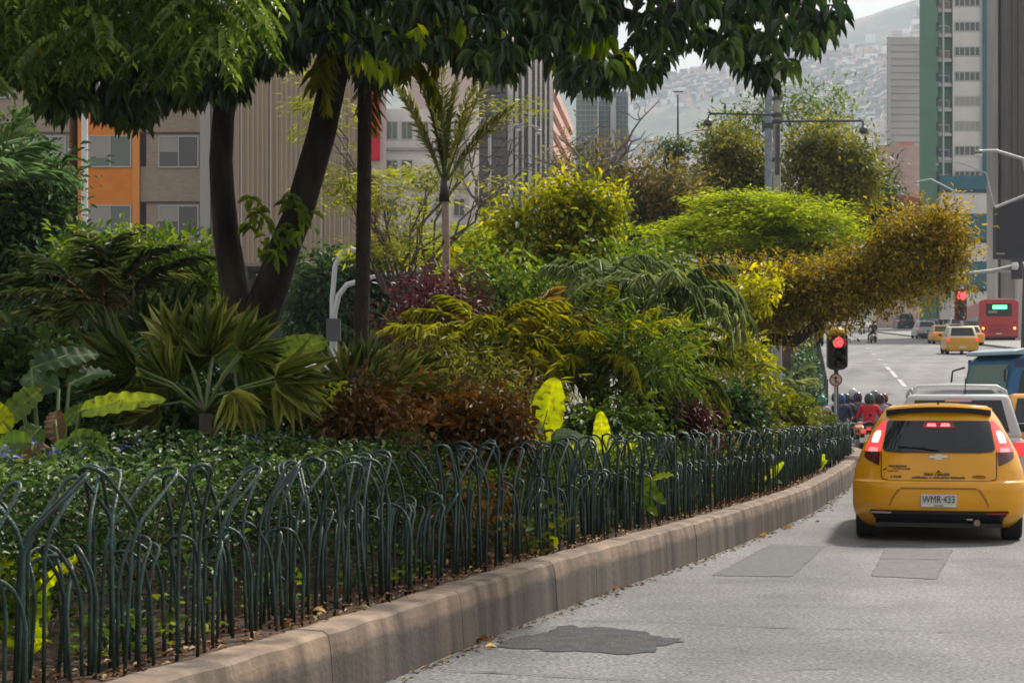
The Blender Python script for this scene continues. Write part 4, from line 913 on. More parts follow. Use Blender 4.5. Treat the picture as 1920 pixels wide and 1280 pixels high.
def blade(base, tip, width, lm, parent, seed, bend=.12, nrm=(0, -1, .25), fold=.18, rag=.04, ti=.6, name='leaf', broad=.5, curl=0):
    rng = np.random.default_rng(seed); p0 = np.array(base, float); p1 = np.array(tip, float); ax = p1-p0; L = np.linalg.norm(ax); ax /= L
    nn = np.array(nrm, float); nn -= ax*np.dot(nn, ax); nn /= np.linalg.norm(nn); s = np.cross(ax, nn); nu, nv = 22, 10; V = []; Fc = []; tint = []
    ph = rng.random(4)*6
    for i in range(nu+1):
        u = i/nu; w = width/2*(math.sin(math.pi*min(1, u**.75*.97+.03))**broad)*(1 if u < .999 else .02)
        c = p0+ax*L*u+nn*(bend*L*4*u*(1-u)*.5-bend*L*u*u)
        for j in range(nv+1):
            v = -1+2*j/nv; edge = 1+rag*(math.sin(u*31+ph[0]+(3 if v > 0 else 0))+.5*math.sin(u*67+ph[1]))*abs(v)
            q = c+s*w*v*edge*math.cos(curl*abs(v))+nn*(w*abs(v)*fold*(1 if abs(v) < .9 else 1.05)+.012*math.sin(u*40+ph[2])*abs(v)-w*curl*abs(v)**2*.4)
            V.append(q); tint.append(ti+.10*math.sin(u*7+ph[3])+(.25 if j == nv//2 else 0)+(.06 if i % 2 else -.06)+rng.normal()*.03)
    k = nv+1
    for i in range(nu):
        for j in range(nv): Fc.append((i*k+j, i*k+j+1, (i+1)*k+j+1, (i+1)*k+j))
    me = bpy.data.meshes.new(name); me.from_pydata([tuple(v) for v in V], [], Fc); at = me.attributes.new('tint', 'FLOAT', 'POINT'); at.data.foreach_set('value', np.clip(tint, 0, 1).astype(np.float32)); me.update()
    me.polygons.foreach_set('use_smooth', [True]*len(me.polygons)); return obj(name, me, lm, parent)
def banana(label, d, root_px, leaves, seed, name='banana_plant', cat='plant'):
    """leaves: (base px, py, tip px, py, depth shift, width px, material, bend, tint)"""
    b0 = soil(root_px, d); t = thing(name, label, cat, b0)
    for i, (ax, ay, bx, by, dd, w, lm, bend, ti) in enumerate(leaves):
        p, q = PT(ax, ay, d+dd*.3), PT(bx, by, d+dd); fo = blade(p, q, w/F*d, lm, t, seed+i, bend, (0.1*math.sin(i*2.), -1, .45 if bend >= 0 else .2), ti=ti)
        MB().tube([b0, b0*.35+p*.65+np.array([0, 0, .03]), p, p+(q-p)*.5+np.array([0, -.004, bend*.2])], [.022, .014, .010, .004], 6).build('midrib', M_pet, fo, smooth=True)
    return t
# slim dark palm trunk standing right of the forked tree, crown above the picture with skirts hanging in
M_ptr = mat('brown ringed palm trunk', (.040, .026, .020), .9, noise=.5, nscale=14, bump=.8, bscale=30)
palm('slim_palm', 'tall slim palm with bare brown trunk rising out of the fan palms', 15.0, (683, 60), 9, 1.0, leafmat('hanging yellow-green palm', (.06, .08, .015), (.15, .18, .03), (.3, .32, .06), .4, .4), 21, 664, (-.5, .9), (1.0, 1.8), 30, .30, .022, .7, M_ptr, tr=.058)
# young palm with erect fronds
yp = palm('young_palm', 'young palm with pale bare trunk and erect fronds above the maroon bush', 24.0, (834, 345), 10, 1.65, leafmat('young palm leaflets', (.06, .07, .02), (.14, .15, .05), (.28, .28, .12), .45, .35), 22, 831, (1.05, 1.5), (.05, .5), 44, .24, .011, .05, mat('pale palm trunk', (.30, .22, .17), .85, noise=.3, nscale=10), tr=.05)
MB().tube([PT(833, 378, 24), PT(834, 335, 24)], [.075, .055], 12).build('crownshaft', mat('dark crownshaft', (.03, .028, .02), .6), yp, smooth=True)
# dark feather palm at left with orange leaf bases
palm('dark_feather_palm', 'wide dark feather palm with orange-brown leaf bases at the left', 20.0, (197, 615), 22, 1.5, leafmat('dark feathery leaflets', (.018, .028, .012), (.038, .055, .02), (.10, .12, .045), .45, .25), 23, None, (.1, 1.4), (.7, 1.3), 36, .34, .011, .4, M_bark2, M_peto, tr=.15)
rb_ = MB(); H = PT(197, 615, 20)
for k in range(22): a = k*2.4; rb_.tube([H+np.array([0, 0, -.25]), H+np.array([math.cos(a)*.13, math.sin(a)*.10, .05]), H+np.array([math.cos(a)*.34, math.sin(a)*.26, .36])], [.035, .025, .012], 6)
rb_.build('leaf_bases', M_peto, bpy.data.objects['dark_feather_palm'])
palm('pale_palm', 'pale green palm in the left edge above the round dark tree', 26.0, (-20, 360), 10, 1.35, leafmat('pale palm leaflets', (.06, .12, .06), (.12, .20, .10), (.2, .3, .15), .5, .3), 24, None, (.5, 1.4), (.6, 1.3), 30, .55, .02, .3, M_peto, tr=.06, one=True)
palm('arching_palm', 'olive palm arching out in front of the maroon bush', 18.0, (905, 665), 22, 1.15, L_palmo, 25, None, (.1, 1.25), (.8, 2.0), 27, .26, .010, .6, M_bark2, tr=.06)
palm('reddish_palm', 'low palm with brownish-yellow fronds right of the arching one', 19.0, (985, 690), 13, 1.05, leafmat('brownish palm leaflets', (.06, .04, .015), (.14, .10, .03), (.28, .2, .06), .5, .3), 26, None, (.3, 1.3), (.7, 1.5), 30, .3, .016, .5, M_bark2, tr=.05, one=True)
palm('weeping_palm', 'grey-green palm whose long fronds hang down in a curtain beside the ochre tree', 20.0, (1245, 605), 28, 1.45, L_palms, 27, None, (.7, 1.4), (1.8, 3.4), 36, .30, .009, 1.3, M_bark2, tr=.07)
palm('weeping_palm', 'second grey-green palm, half hidden left of the one with hanging fronds', 22.0, (1130, 560), 18, 1.15, L_palms, 28, None, (.4, 1.4), (1.0, 2.6), 28, .27, .010, .9, M_bark2, tr=.06, one=True)
palm('bushy_palm', 'broad olive-green palm clump in the middle behind the upright banana leaf', 18.5, (1110, 700), 26, 1.15, L_palmo, 29, None, (.1, 1.3), (.6, 1.9), 27, .25, .010, .6, M_bark2, tr=.07)
palm('bushy_palm', 'dull green palm clump just right of the broad olive one', 19.5, (1230, 715), 18, 1.2, leafmat('dull palm leaflets', (.03, .042, .012), (.085, .105, .022), (.19, .21, .05), .5, .3), 30, None, (.1, 1.3), (.7, 2.0), 26, .25, .010, .6, M_bark2, tr=.06, one=True)
palm('dry_palm', 'small dying palm with hanging orange fronds', 18.8, (1182, 738), 8, .42, L_ora, 31, None, (-.5, .3), (1.4, 2.6), 22, .10, .012, 1.3, M_bark2, tr=.02)
palm('grey_palm', 'small grey-green palm by the end of the planted bed', 27.0, (1462, 745), 10, .75, L_palms, 32, None, (.1, 1.2), (.9, 1.6), 26, .3, .02, .5, M_bark2, tr=.05, one=True)
# fan palms
fan_palm('fan_palm', 'large fan palm with stiff pointed blades in front of the forked tree', 11.0, (385, 775), [
    (258, 690, -.1, 172, 150, 120, .25), (262, 705, .0, 230, 95, 100, .5), (398, 668, .5, 96, 120, 120, .3), (345, 655, .6, 120, 110, 110, .2), (450, 660, .1, 58, 105, 75, .15), (452, 668, .2, -20, 95, 130, .6), (513, 708, -.2, 5, 130, 90, .2),
    (520, 715, -.1, -45, 110, 90, .4), (330, 720, .3, 150, 110, 150, .4), (430, 735, -.2, -60, 90, 110, .5), (300, 760, .1, 200, 100, 120, .5), (405, 640, .9, 80, 90, 150, .2), (360, 700, .7, 110, 120, 150, .3), (470, 740, .4, -10, 100, 150, .5)], L_fan, 51)
fan_palm('fan_palm', 'second fan palm with spiky fans round the foot of the slim trunk', 14.0, (690, 770), [
    (655, 715, 0, 130, 85, 120, .2), (690, 700, .2, 95, 85, 120, .2), (740, 720, 0, 40, 95, 110, .25), (760, 735, -.2, -5, 95, 80, .3), (640, 740, 0, 185, 70, 120, .4), (730, 760, -.2, -40, 85, 110, .5), (700, 745, -.3, 60, 80, 150, .4), (770, 705, .3, 25, 80, 100, .2), (800, 770, .1, -30, 70, 120, .4), (670, 770, -.1, 220, 70, 120, .5), (780, 760, .3, -70, 80, 110, .4)], L_fan, 52)
fan_palm('fan_palm', 'smaller dark fan palm behind the large one', 13.5, (300, 700), [
    (280, 620, 0, 100, 90, 150, .2), (330, 610, .2, 70, 90, 150, .2), (240, 650, 0, 150, 90, 130, .3), (370, 660, .2, 20, 90, 130, .4), (220, 690, .2, 190, 80, 130, .4)], leafmat('dark fan blades', (.012, .028, .012), (.03, .055, .022), (.07, .10, .04), .4, .2), 53)
# broad-leaved plants
banana('banana-like plant with one long bright paddle leaf pointing right', 9.6, 95, [(150, 772, 303, 742, -.2, 42, L_ban, .10, .85), (120, 795, 160, 758, 0, 30, L_ban, .05, .4), (60, 690, 190, 655, .4, 50, L_deep, .1, .35), (10, 790, 85, 720, .1, 52, L_ban, .1, .5), (20, 805, -60, 735, -.1, 50, L_banb, .1, .5),
        (110, 730, 30, 700, .3, 48, L_deep, .15, .5), (130, 720, 220, 690, .6, 44, L_deep, .1, .4), (40, 745, 110, 705, .5, 34, L_banb, .05, .7), (75, 800, 20, 860, -.3, 55, L_ban, -.1, .3)], 61)
banana('clump of withered brown-green banana leaves hanging over the left end of the fence', 8.7, 90, [(95, 840, 20, 900, -.1, 50, L_brn, .2, .5), (100, 835, 190, 905, -.1, 60, L_ban, .25, .3), (130, 820, 225, 850, .2, 50, L_ban, .2, .35), (60, 850, 40, 950, -.2, 60, L_brn, .2, .4), (150, 830, 130, 930, -.1, 45, L_brn, .15, .7), (60, 830, -30, 850, .2, 55, L_ban, .2, .25), (110, 830, 100, 760, .4, 40, L_brn, .1, .2), (30, 870, -40, 940, 0, 50, L_ban, .2, .2)], 62)
banana('plant with a big rounded mid-green leaf behind the fan palm', 12.2, 480, [(492, 690, 612, 632, 0, 66, L_ban, .12, .62), (440, 700, 410, 600, .3, 60, L_ban, .1, .25), (470, 660, 425, 590, .4, 44, L_ban, .05, .5), (500, 720, 600, 700, .3, 50, L_ban, .2, .15)], 63)
banana('plant with a round yellow-green leaf right of the large fan palm', 12.8, 590, [(588, 768, 656, 716, 0, 48, L_banb, .08, .25), (575, 775, 530, 720, .2, 44, L_ban, .1, .2)], 64)
banana('banana plant with a tall upright backlit yellow-green leaf behind the fence', 14.0, 1035, [(1012, 826, 1042, 706, 0, 66, L_banb, -.02, .55), (1022, 810, 956, 788, 0, 26, L_bans, .12, .75), (1035, 815, 1108, 826, -.2, 28, L_bans, .22, .5), (1045, 850, 1072, 812, -.1, 26, L_banb, .05, .3), (1030, 830, 1090, 870, -.2, 30, L_ban, .2, .2), (1062, 862, 1092, 826, -.1, 20, L_banb, .05, .6)], 65)
banana('slim upright bright banana leaf between the tall leaf and the curled one', 14.9, 1130, [(1130, 850, 1126, 770, 0, 34, L_banb, .0, .6), (1125, 850, 1105, 880, -.1, 22, L_banb, .1, .3)], 66)
banana('plant with a curled bright yellow leaf poking above the fence', 15.3, 1158, [(1150, 905, 1160, 835, 0, 26, L_banb, .05, .7), (1158, 850, 1186, 832, -.1, 20, L_banb, .2, .8)], 67)
banana('cluster of drooping mid-green leaves growing out through the fence', 15.5, 1160, [(1160, 890, 1225, 905, -.9, 34, L_ban, .12, .55), (1160, 900, 1240, 925, -1.0, 34, L_ban, .15, .45), (1215, 905, 1258, 886, -1.0, 20, L_ban, .05, .85), (1165, 905, 1225, 948, -1.0, 30, L_ban, .15, .45), (1175, 885, 1205, 880, -.8, 26, L_ban, .1, .35), (1190, 925, 1222, 952, -1.0, 18, L_ban, .1, .7)], 68)
banana('small plant with pale narrow leaves inside the fence towards its far end', 21.1, 1432, [(1434, 905, 1468, 866, -.3, 16, L_ban, .08, .9), (1434, 900, 1464, 902, -.3, 13, L_bans, .15, .8), (1430, 905, 1446, 918, -.3, 12, L_ban, .1, .7), (1436, 890, 1424, 872, 0, 12, L_ban, .1, .5)], 69)
banana('tiny yellow-green seedling near the far end of the fence', 26.8, 1538, [(1536, 880, 1545, 850, -.1, 12, L_banb, .1, .4), (1538, 872, 1552, 862, -.1, 9, L_ban, .1, .9), (1530, 898, 1545, 888, -.2, 10, L_ban, .1, .8)], 70)
banana('pointed yellow-green leaf with a red-brown leaf beside it behind the hedge', 24.0, 1382, [(1392, 770, 1376, 722, 0, 22, L_banb, .05, .3), (1405, 765, 1388, 722, .1, 20, L_crot, .08, .5)], 71)
banana('big yellow-green leaves behind the fence at the bottom left corner', 7.0, 45, [(45, 1225, 62, 1030, 0, 92, L_banb, .05, .12), (60, 1120, 150, 1036, -.1, 26, L_banb, .05, .45), (30, 1120, 5, 1030, 0, 50, L_banb, .08, .2), (50, 1215, 88, 1198, -.2, 14, L_banb, .1, .6), (20, 1200, -30, 1120, .1, 50, L_ban, .1, .6)], 72)
# ---------------------------------------------------- hedges behind the fence
def hedge(name, label, s0, s1, o0, o1, z0, z1, n, lm, L, Wd, seed, dens=1.0, top=None):
    rng = np.random.default_rng(seed); s = rng.uniform(s0, s1, n); o = o0+(o1-o0)*rng.random(n); P = np.array([along(a, b) for a, b in zip(s, o)])
    hh = z1+.07*np.sin(s*2.3+seed)+.05*np.sin(s*5.1+o*4)+.06*np.sin(o*5+s)
    if top: hh = hh+np.array([top(a) for a in s])
    f = rng.random(n)**.45; z = KZ+z0+(hh-z0)*f
    pos = np.column_stack([P, z]); D = rdirs(rng, n); D[:, 2] = D[:, 2]*.6+.1; ct = .35+.3*np.sin(s*3.1+o*7)+.2*rng.normal(size=n)
    c = along((s0+s1)/2, (o0+o1)/2); t = thing(name, label, 'hedge', (c[0], c[1], KZ))
    l_ = L*(.6+.8*rng.random(n)); obj('foliage', leaf_mesh('foliage', pos, D, rdirs(rng, n)*.6+[0, 0, 1.], l_, Wd*l_/L, ct, T_OVAL), lm, t)
    st = MB()
    for k in range(int((s1-s0)*7)): q = along(rng.uniform(s0, s1), rng.uniform(o0+.05, o1)); x = rng.normal(size=2)*.06; st.tube([(q[0], q[1], KZ-.03), (q[0]+x[0], q[1]+x[1], KZ+z1*.5), (q[0]+x[0]*2.4, q[1]+x[1]*1.6, KZ+z1*.92)], [.009, .007, .003], 5)
    st.build('stems', M_bark2, t)['kind'] = 'stuff'; return t
hedge('low_hedge', 'long low clipped green hedge behind the near half of the hoop fence', 1.5, 12.6, .62, 1.9, .05, .78, 56000, L_hedge, .038, .020, 81)
hedge('low_hedge', 'looser dark green low hedge behind the middle of the fence, with red patches', 12.6, 20.5, .60, 1.8, .05, .62, 30000, L_mid, .042, .021, 82)
hedge('yellow_hedge', 'yellowish-green low hedge behind the far end of the fence', 20.5, 41.5, .55, 2.6, .05, .74, 24000, L_rhedge, .07, .036, 83)
rfl = np.random.default_rng(31); fs = rfl.uniform(4, 12, 70); fo_ = rfl.uniform(1.2, 1.9, 70); fp = np.array([[*along(a, b), KZ+.80+.06*rfl.random()] for a, b in zip(fs, fo_)]); fp = np.repeat(fp, 4, 0)+rfl.normal(size=(280, 3))*.012
tag(obj('blossom', leaf_mesh('blossom', fp, rdirs(rfl, 280), rdirs(rfl, 280)*.5+[0, -.3, 1.], .022, .018, rfl.random(280), T_OVAL), leafmat('glossy violet blossom', (.05, .05, .22), (.10, .09, .36), (.2, .18, .5), .6, .2)), kind='stuff')
# low plants along the fence foot
def groundcover(label, s0, s1, n, lm, seed):
    rng = np.random.default_rng(seed); s = rng.uniform(s0, s1, n); o = .42+.4*rng.random(n); k = np.sin(s*4.3+seed)+np.sin(s*1.9+o*9) > .2; s, o = s[k], o[k]
    P = np.array([along(a, b) for a, b in zip(s, o)]); z = KZ+.02+.2*rng.random(len(s))**2; D = rdirs(rng, len(s)); D[:, 2] = abs(D[:, 2])*.5
    tag(obj('ground_cover', leaf_mesh('ground_cover', np.column_stack([P, z]), D, rdirs(rng, len(s))*.4+[0, 0, 1.], .04+.03*rng.random(len(s)), .028, rng.random(len(s)), T_OVAL), lm), kind='stuff')
groundcover('', 2, 34, 6500, L_mid, 3)
def bush(label, px, py0, py1, wpx, d, lm, nclump, nleaf, L, Wd, seed, name='bush', templ=T_OVAL, **kw):
    return tree(name, label, 'bush', d, px, [(px-wpx/2, px+wpx/2, py0, py1)], lm, nclump, nleaf, L, Wd, seed, templ, tr=.03, cr=.12, **kw)
for (lab, px, y0, y1, w, d, lm) in (
    ('red-brown croton bush right of the big fan palm, behind the hedge', 672, 755, 850, 160, 12.3, L_crot), ('orange-brown croton bush in the middle behind the fence', 872, 765, 860, 150, 13.3, L_crot), ('smaller croton bush just left of the upright banana leaf', 925, 775, 855, 80, 13.2, L_crot),
    ('maroon bush with crinkled dark leaves behind the right part of the fence', 1282, 775, 815, 62, 18.4, L_mar), ('red-leaved bush under the weeping palm', 1240, 700, 770, 110, 19.6, L_mar), ('dark maroon undergrowth bush below the arching palm', 960, 720, 800, 130, 17.0, L_mar)):
    bush(lab, px, y0, y1, w, d, lm, 210, 12, .065, .03, px, tb=(.05, .9))
bush('leafy sprig growing through the fence above the kerb', 975, 1005, 1060, 70, 12.3, L_rhedge, 16, 9, .07, .045, 901, name='weed')
bush('rusty brown sprig tangled in the middle of the fence', 895, 905, 990, 95, 11.6, leafmat('rusty leaves', (.05, .03, .012), (.13, .07, .02), (.22, .15, .05), .6, .2), 60, 8, .06, .03, 902, name='weed')
bush('dark green undergrowth bush behind the first fan palm', 330, 760, 860, 300, 12.5, L_deep, 320, 12, .08, .04, 903)
bush('small bush of dark leaves between the two fan palms', 560, 745, 850, 200, 13.2, L_deep, 220, 12, .08, .04, 904)
bush('grey-green low bush behind the croton bushes', 790, 770, 860, 180, 14.5, L_mid, 200, 12, .08, .04, 905)
bush('dull green bush behind the slim bright banana leaf', 1135, 772, 840, 190, 17.4, L_mid, 240, 12, .08, .04, 906)
bush('yellow-green shrub with upright shoots right of the weeping palm', 1440, 750, 800, 150, 26, L_rhedge, 200, 12, .12, .05, 907)
bush('dark green bush behind the maroon one', 1350, 735, 825, 150, 21, L_deep, 220, 12, .1, .05, 908)
bush('bushy mass of dark undergrowth at the left edge', 20, 640, 900, 330, 14, L_deep, 420, 14, .10, .05, 909)
bush('shaded undergrowth behind the dark feather palm', 180, 640, 800, 460, 19, L_deep, 420, 14, .13, .06, 910)
L_mix = leafmat('mixed olive leaflets', (.025, .03, .010), (.075, .085, .020), (.22, .22, .05), .5, .35); L_mix2 = leafmat('mixed brownish leaflets', (.03, .022, .010), (.085, .060, .022), (.20, .15, .05), .5, .3)
for lab, px, x0, x1, y0, y1, d, sd_ in (('wispy olive shrub filling the gap left of the arching palm', 790, 710, 870, 640, 750, 20.0, 930), ('wispy yellow-green shrub between the arching palm and the broad olive clump', 1010, 940, 1070, 590, 720, 20.8, 931), ('wispy shrub in front of the weeping palm', 1190, 1090, 1290, 600, 740, 18.2, 932), ('fine-leaved olive shrub right of the dull palm clump', 1320, 1250, 1410, 680, 780, 21.5, 933), ('wispy low shrub left of the upright banana leaf', 900, 800, 1010, 700, 790, 16.5, 934)):
    tree('wispy_shrub', lab, 'bush', d, px, [(x0, (x0+x1)/2+20, y0, y1), ((x0+x1)/2-20, x1, y0+15, y1+10)], L_mix2 if sd_ == 930 else (L_mid if sd_ == 932 else L_mix), 260, 16, .11, .016, sd_, T_DIAM, tr=.035, cr=.2, tb=(0, 1), up=.3, droop=.35)
# ---------------------------------------------------- trees and shrubs of the median, front to back
tree('maroon_bush', 'tall bush with maroon-red leaves in front of the young palm', 'bush', 21, 820, [(755, 870, 530, 620), (810, 900, 575, 670), (740, 820, 590, 660)], L_mar, 430, 14, .085, .028, 101, T_DIAM, tr=.05, cr=.22, tb=(.1, .95), up=.6)
tree('yellow_shrub', 'bright yellow-green shrub behind the weeping palm', 'bush', 25, 1300, [(1250, 1335, 600, 700), (1350, 1430, 630, 700), (1390, 1460, 535, 570), (1220, 1280, 540, 600)], L_yel, 330, 11, .11, .045, 102, T_OVAL, tr=.05, cr=.16, tb=(.15, .8))
tree('yellow_tree', 'tree with acid yellow-green leaves in the middle of the bed', 'tree', 33, 1020, [(925, 1000, 390, 450), (1000, 1090, 340, 420), (1080, 1170, 360, 440), (950, 1060, 440, 520), (1060, 1140, 450, 540), (890, 950, 460, 530), (1030, 1110, 400, 470), (860, 900, 480, 530)], L_yel, 760, 13, .13, .055, 103, T_OVAL, tr=.10, cr=.22, tb=(.0, .85))
tree('green_shrubs', 'dense green shrub mass below the yellow-green tree', 'bush', 30, 1000, [(870, 990, 490, 590), (980, 1100, 530, 640), (1090, 1220, 490, 620), (1190, 1290, 500, 550)], L_mid, 620, 13, .13, .055, 104, T_OVAL, tr=.08, cr=.30, tb=(.1, 1))
tree('flame_tree', 'wide flat-topped feathery tree with bright green layers', 'tree', 44, 1400, [(1330, 1510, 364, 392), (1270, 1570, 388, 436), (1230, 1600, 418, 474), (1300, 1430, 370, 384), (1400, 1550, 377, 394), (1500, 1608, 403, 420), (1330, 1500, 399, 414), (1205, 1370, 424, 441), (1380, 1540, 421, 438), (1520, 1615, 436, 456), (1245, 1440, 449, 467), (1430, 1580, 460, 478), (1190, 1290, 458, 474)], L_flame, 3200, 20, .14, .04, 105, T_DIAM, tr=.14, cr=.32, flat=.24, droop=.02, tb=(.05, .95), up=1.6, dy=.55)
tree('flame_tree', 'small feathery bright green tree left of the yellow-green one, behind the pale palm trunk', 'tree', 40, 850, [(780, 900, 450, 505), (840, 930, 425, 470)], L_flame, 260, 20, .14, .045, 106, T_DIAM, tr=.08, cr=.30, flat=.3, droop=.02, tb=(.1, .95), up=1.6)
tree('ochre_tree', 'spreading tree with ochre and olive leaves leaning out over the road', 'tree', 35, 1425, [(1370, 1450, 515, 580), (1440, 1530, 505, 565), (1500, 1590, 505, 565), (1580, 1650, 475, 530), (1640, 1730, 432, 495), (1710, 1800, 405, 470), (1740, 1812, 455, 520), (1640, 1740, 488, 532), (1730, 1795, 500, 545), (1560, 1650, 512, 555), (1390, 1450, 570, 620), (1300, 1380, 510, 560), (1460, 1540, 540, 583), (1660, 1720, 512, 542), (1250, 1320, 515, 555), (1420, 1500, 560, 612), (1500, 1600, 555, 592), (1600, 1680, 535, 568)], L_brown, 2700, 17, .082, .034, 107, T_OVAL, tr=.17, bark=M_bark, cr=.24, tb=(.0, .9), dy=.7,
     path=[(1418, 700, 35), (1424, 655, 35), (1450, 635, 35), (1490, 640, 35), (1530, 610, 35), (1590, 560, 35)])
tree('olive_tree', 'large olive-green tree behind the tall concrete pole', 'tree', 60, 1480, [(1300, 1390, 300, 390), (1320, 1400, 245, 310), (1370, 1440, 280, 370), (1480, 1560, 250, 320), (1550, 1640, 255, 340), (1500, 1600, 310, 390), (1590, 1650, 320, 390), (1400, 1480, 330, 400)], L_olive, 2100, 14, .17, .075, 108, T_DIAM, tr=.22, cr=.34, tb=(.0, .9))
tree('sparse_tree', 'sparse open-crowned green tree behind the lamp crossarm', 'tree', 78, 1500, [(1460, 1520, 180, 250), (1520, 1600, 190, 240), (1400, 1460, 190, 240), (1330, 1400, 205, 260)], L_mid, 200, 12, .25, .1, 109, T_DIAM, tr=.15, cr=.5, bark=M_twig)
tree('dark_tree', 'dark blue-green tree behind the right end of the flame tree', 'tree', 66, 1470, [(1570, 1660, 330, 430), (1600, 1665, 380, 440)], L_deep, 420, 14, .25, .1, 110, T_DIAM, tr=.15, cr=.5, tb=(.0, .9), limbs=False)
tree('brown_tree', 'dull brown-green tree between the glass tower and the olive tree', 'tree', 56, 1180, [(1090, 1200, 340, 440), (1160, 1290, 310, 420), (1060, 1150, 290, 360), (1200, 1330, 370, 450), (1150, 1260, 400, 470)], leafmat('dull brown green leaves', (.045, .04, .018), (.11, .095, .035), (.22, .17, .05), .6, .3), 950, 14, .2, .08, 111, T_DIAM, tr=.16, cr=.45, tb=(.0, .9))
tree('conifer', 'small dark conifer-like tree beside the thin bare mast', 'tree', 64, 1258, [(1246, 1282, 245, 280), (1238, 1290, 270, 305), (1225, 1290, 300, 345), (1215, 1295, 335, 390)], L_deep, 340, 12, .2, .07, 112, T_DIAM, tr=.1, cr=.35, flat=.5, tb=(.1, .9))
# thin feathery tree in front of the white block
tree('feathery_tree', 'thin open tree with sparse feathery yellow-green leaves right of the slim palm', 'tree', 28, 735, [(610, 700, 250, 420), (690, 790, 330, 420), (700, 810, 420, 500), (640, 740, 430, 480), (760, 880, 300, 350), (880, 1000, 190, 240), (900, 980, 320, 370), (560, 640, 110, 270)], leafmat('sparse feathery leaves', (.09, .10, .02), (.17, .19, .04), (.28, .30, .07), .5, .4), 330, 14, .13, .035, 113, T_DIAM, tr=.07, cr=.26, flat=.35, droop=.1, bark=M_twig)
# bare branched trees
def bare(label, d, px, tips, seed):
    t = thing('bare_tree', label, 'tree', gnd(px, d)); r = np.random.default_rng(seed); mb = MB(); limb(mb, gnd(px, d), PT(px, tips[0][1]+150, d), .12, .08, r)
    for (a, b) in tips:
        P = limb(mb, PT(px, tips[0][1]+150, d), PT(a, b, d), .06, .012, r, 9, .05)
        for k in range(5): i = r.integers(3, 8); limb(mb, P[i], P[i]+np.array([r.normal()*.6, r.normal()*.4, .3+r.random()*.5]), .02, .006, r, 5, .08, 0, 5)
    mb.build('trunk', M_twig, t); return t
bare('bare leafless tree with thin branches reaching up right in front of the glass towers', 52, 1120, [(1235, 190), (1210, 245), (1180, 280), (1060, 260), (1010, 330), (990, 290)], 5)
bare('bare leafless tree with thin grey twigs before the dark glass block', 48, 905, [(870, 250), (930, 260), (975, 250), (850, 300), (1000, 300)], 6)
# ---------------------------------------------------- left background
tree('round_dark_tree', 'round dark blue-green tree at the left edge below the pale palm', 'tree', 30, 40, [(-60, 60, 260, 410), (10, 105, 320, 420), (-80, 50, 390, 560), (30, 110, 400, 480)], L_deep, 800, 14, .15, .06, 114, T_OVAL, tr=.14, cr=.3, tb=(.1, 1))
tree('green_shrub', 'mid-green shrub with yellowish top in front of the orange bay', 'bush', 27, 270, [(190, 300, 465, 540), (270, 380, 475, 560), (150, 240, 475, 540), (330, 400, 500, 600)], L_mid, 640, 14, .13, .05, 115, T_OVAL, tr=.07, cr=.24, tb=(.1, 1))
tree('dark_shrub', 'dark shrub filling the space behind the dark feather palm', 'bush', 29, 200, [(60, 240, 500, 620), (220, 400, 520, 640)], L_deep, 500, 14, .14, .055, 116, T_OVAL, tr=.07, cr=.3)
tree('ivy_hedge', 'tall dark green leafy hedge behind the curved mast', 'hedge', 52, 640, [(552, 620, 510, 640), (600, 700, 490, 640), (680, 760, 480, 640), (740, 820, 500, 620)], L_deep, 900, 14, .22, .12, 117, T_OVAL, tr=.08, cr=.4, tb=(.0, .9))
tree('street_tree', 'brownish street tree low behind the maroon bush', 'tree', 58, 780, [(700, 790, 420, 500), (740, 830, 440, 540), (860, 960, 500, 560)], L_olive, 360, 12, .22, .08, 118, T_DIAM, tr=.1, cr=.4)
# the next median: hedge wall climbing the hill along the lane edge
def hill_hedge():
    r = np.random.default_rng(6); n = 15000; y = 55+(r.random(n)**1.5)*110; x = np.array([edge_x(v) for v in y])-.5-r.random(n)*1.8; z = gz(y)+.2+r.random(n)**.5*(1.15+.2*np.sin(y))
    t = thing('hill_hedge', 'dark green hedge on the far median climbing the hill along the lane edge', 'hedge', (edge_x(70)-1, 70, float(gz(70))))
    obj('foliage', leaf_mesh('foliage', np.column_stack([x, y, z]), rdirs(r, n), rdirs(r, n)*.6+[0, -.3, 1.], .22, .1, r.random(n), T_DIAM), L_deep, t)
    ps = MB()
    for v in np.arange(56, 160, 2.5): ps.tube([(edge_x(v)-.3, v, gz(v)), (edge_x(v)-.3, v, gz(v)+1.5)], .03, 5)
    for h in (.6, 1.5): ps.tube([(edge_x(v)-.3, v, gz(v)+h) for v in np.arange(56, 160, 2.)], .02, 5)
    ps.build('railing', mat('green railing', (.05, .09, .08), .5), t)
hill_hedge()
tree('hill_tree', 'far tree on the next median seen through the ochre foliage', 'tree', 95, 1480, [(1400, 1560, 440, 600)], L_deep, 400, 12, .35, .14, 120, T_DIAM, tr=.2, cr=.7, basez=float(gz(95)))
tree('roadside_tree', 'far roadside tree above the queue of cars', 'tree', 230, 1560, [(1600, 1740, 460, 560), (1700, 1800, 470, 560)], L_olive, 420, 12, .6, .24, 121, T_DIAM, tr=.3, cr=1.5, basez=float(gz(230)))
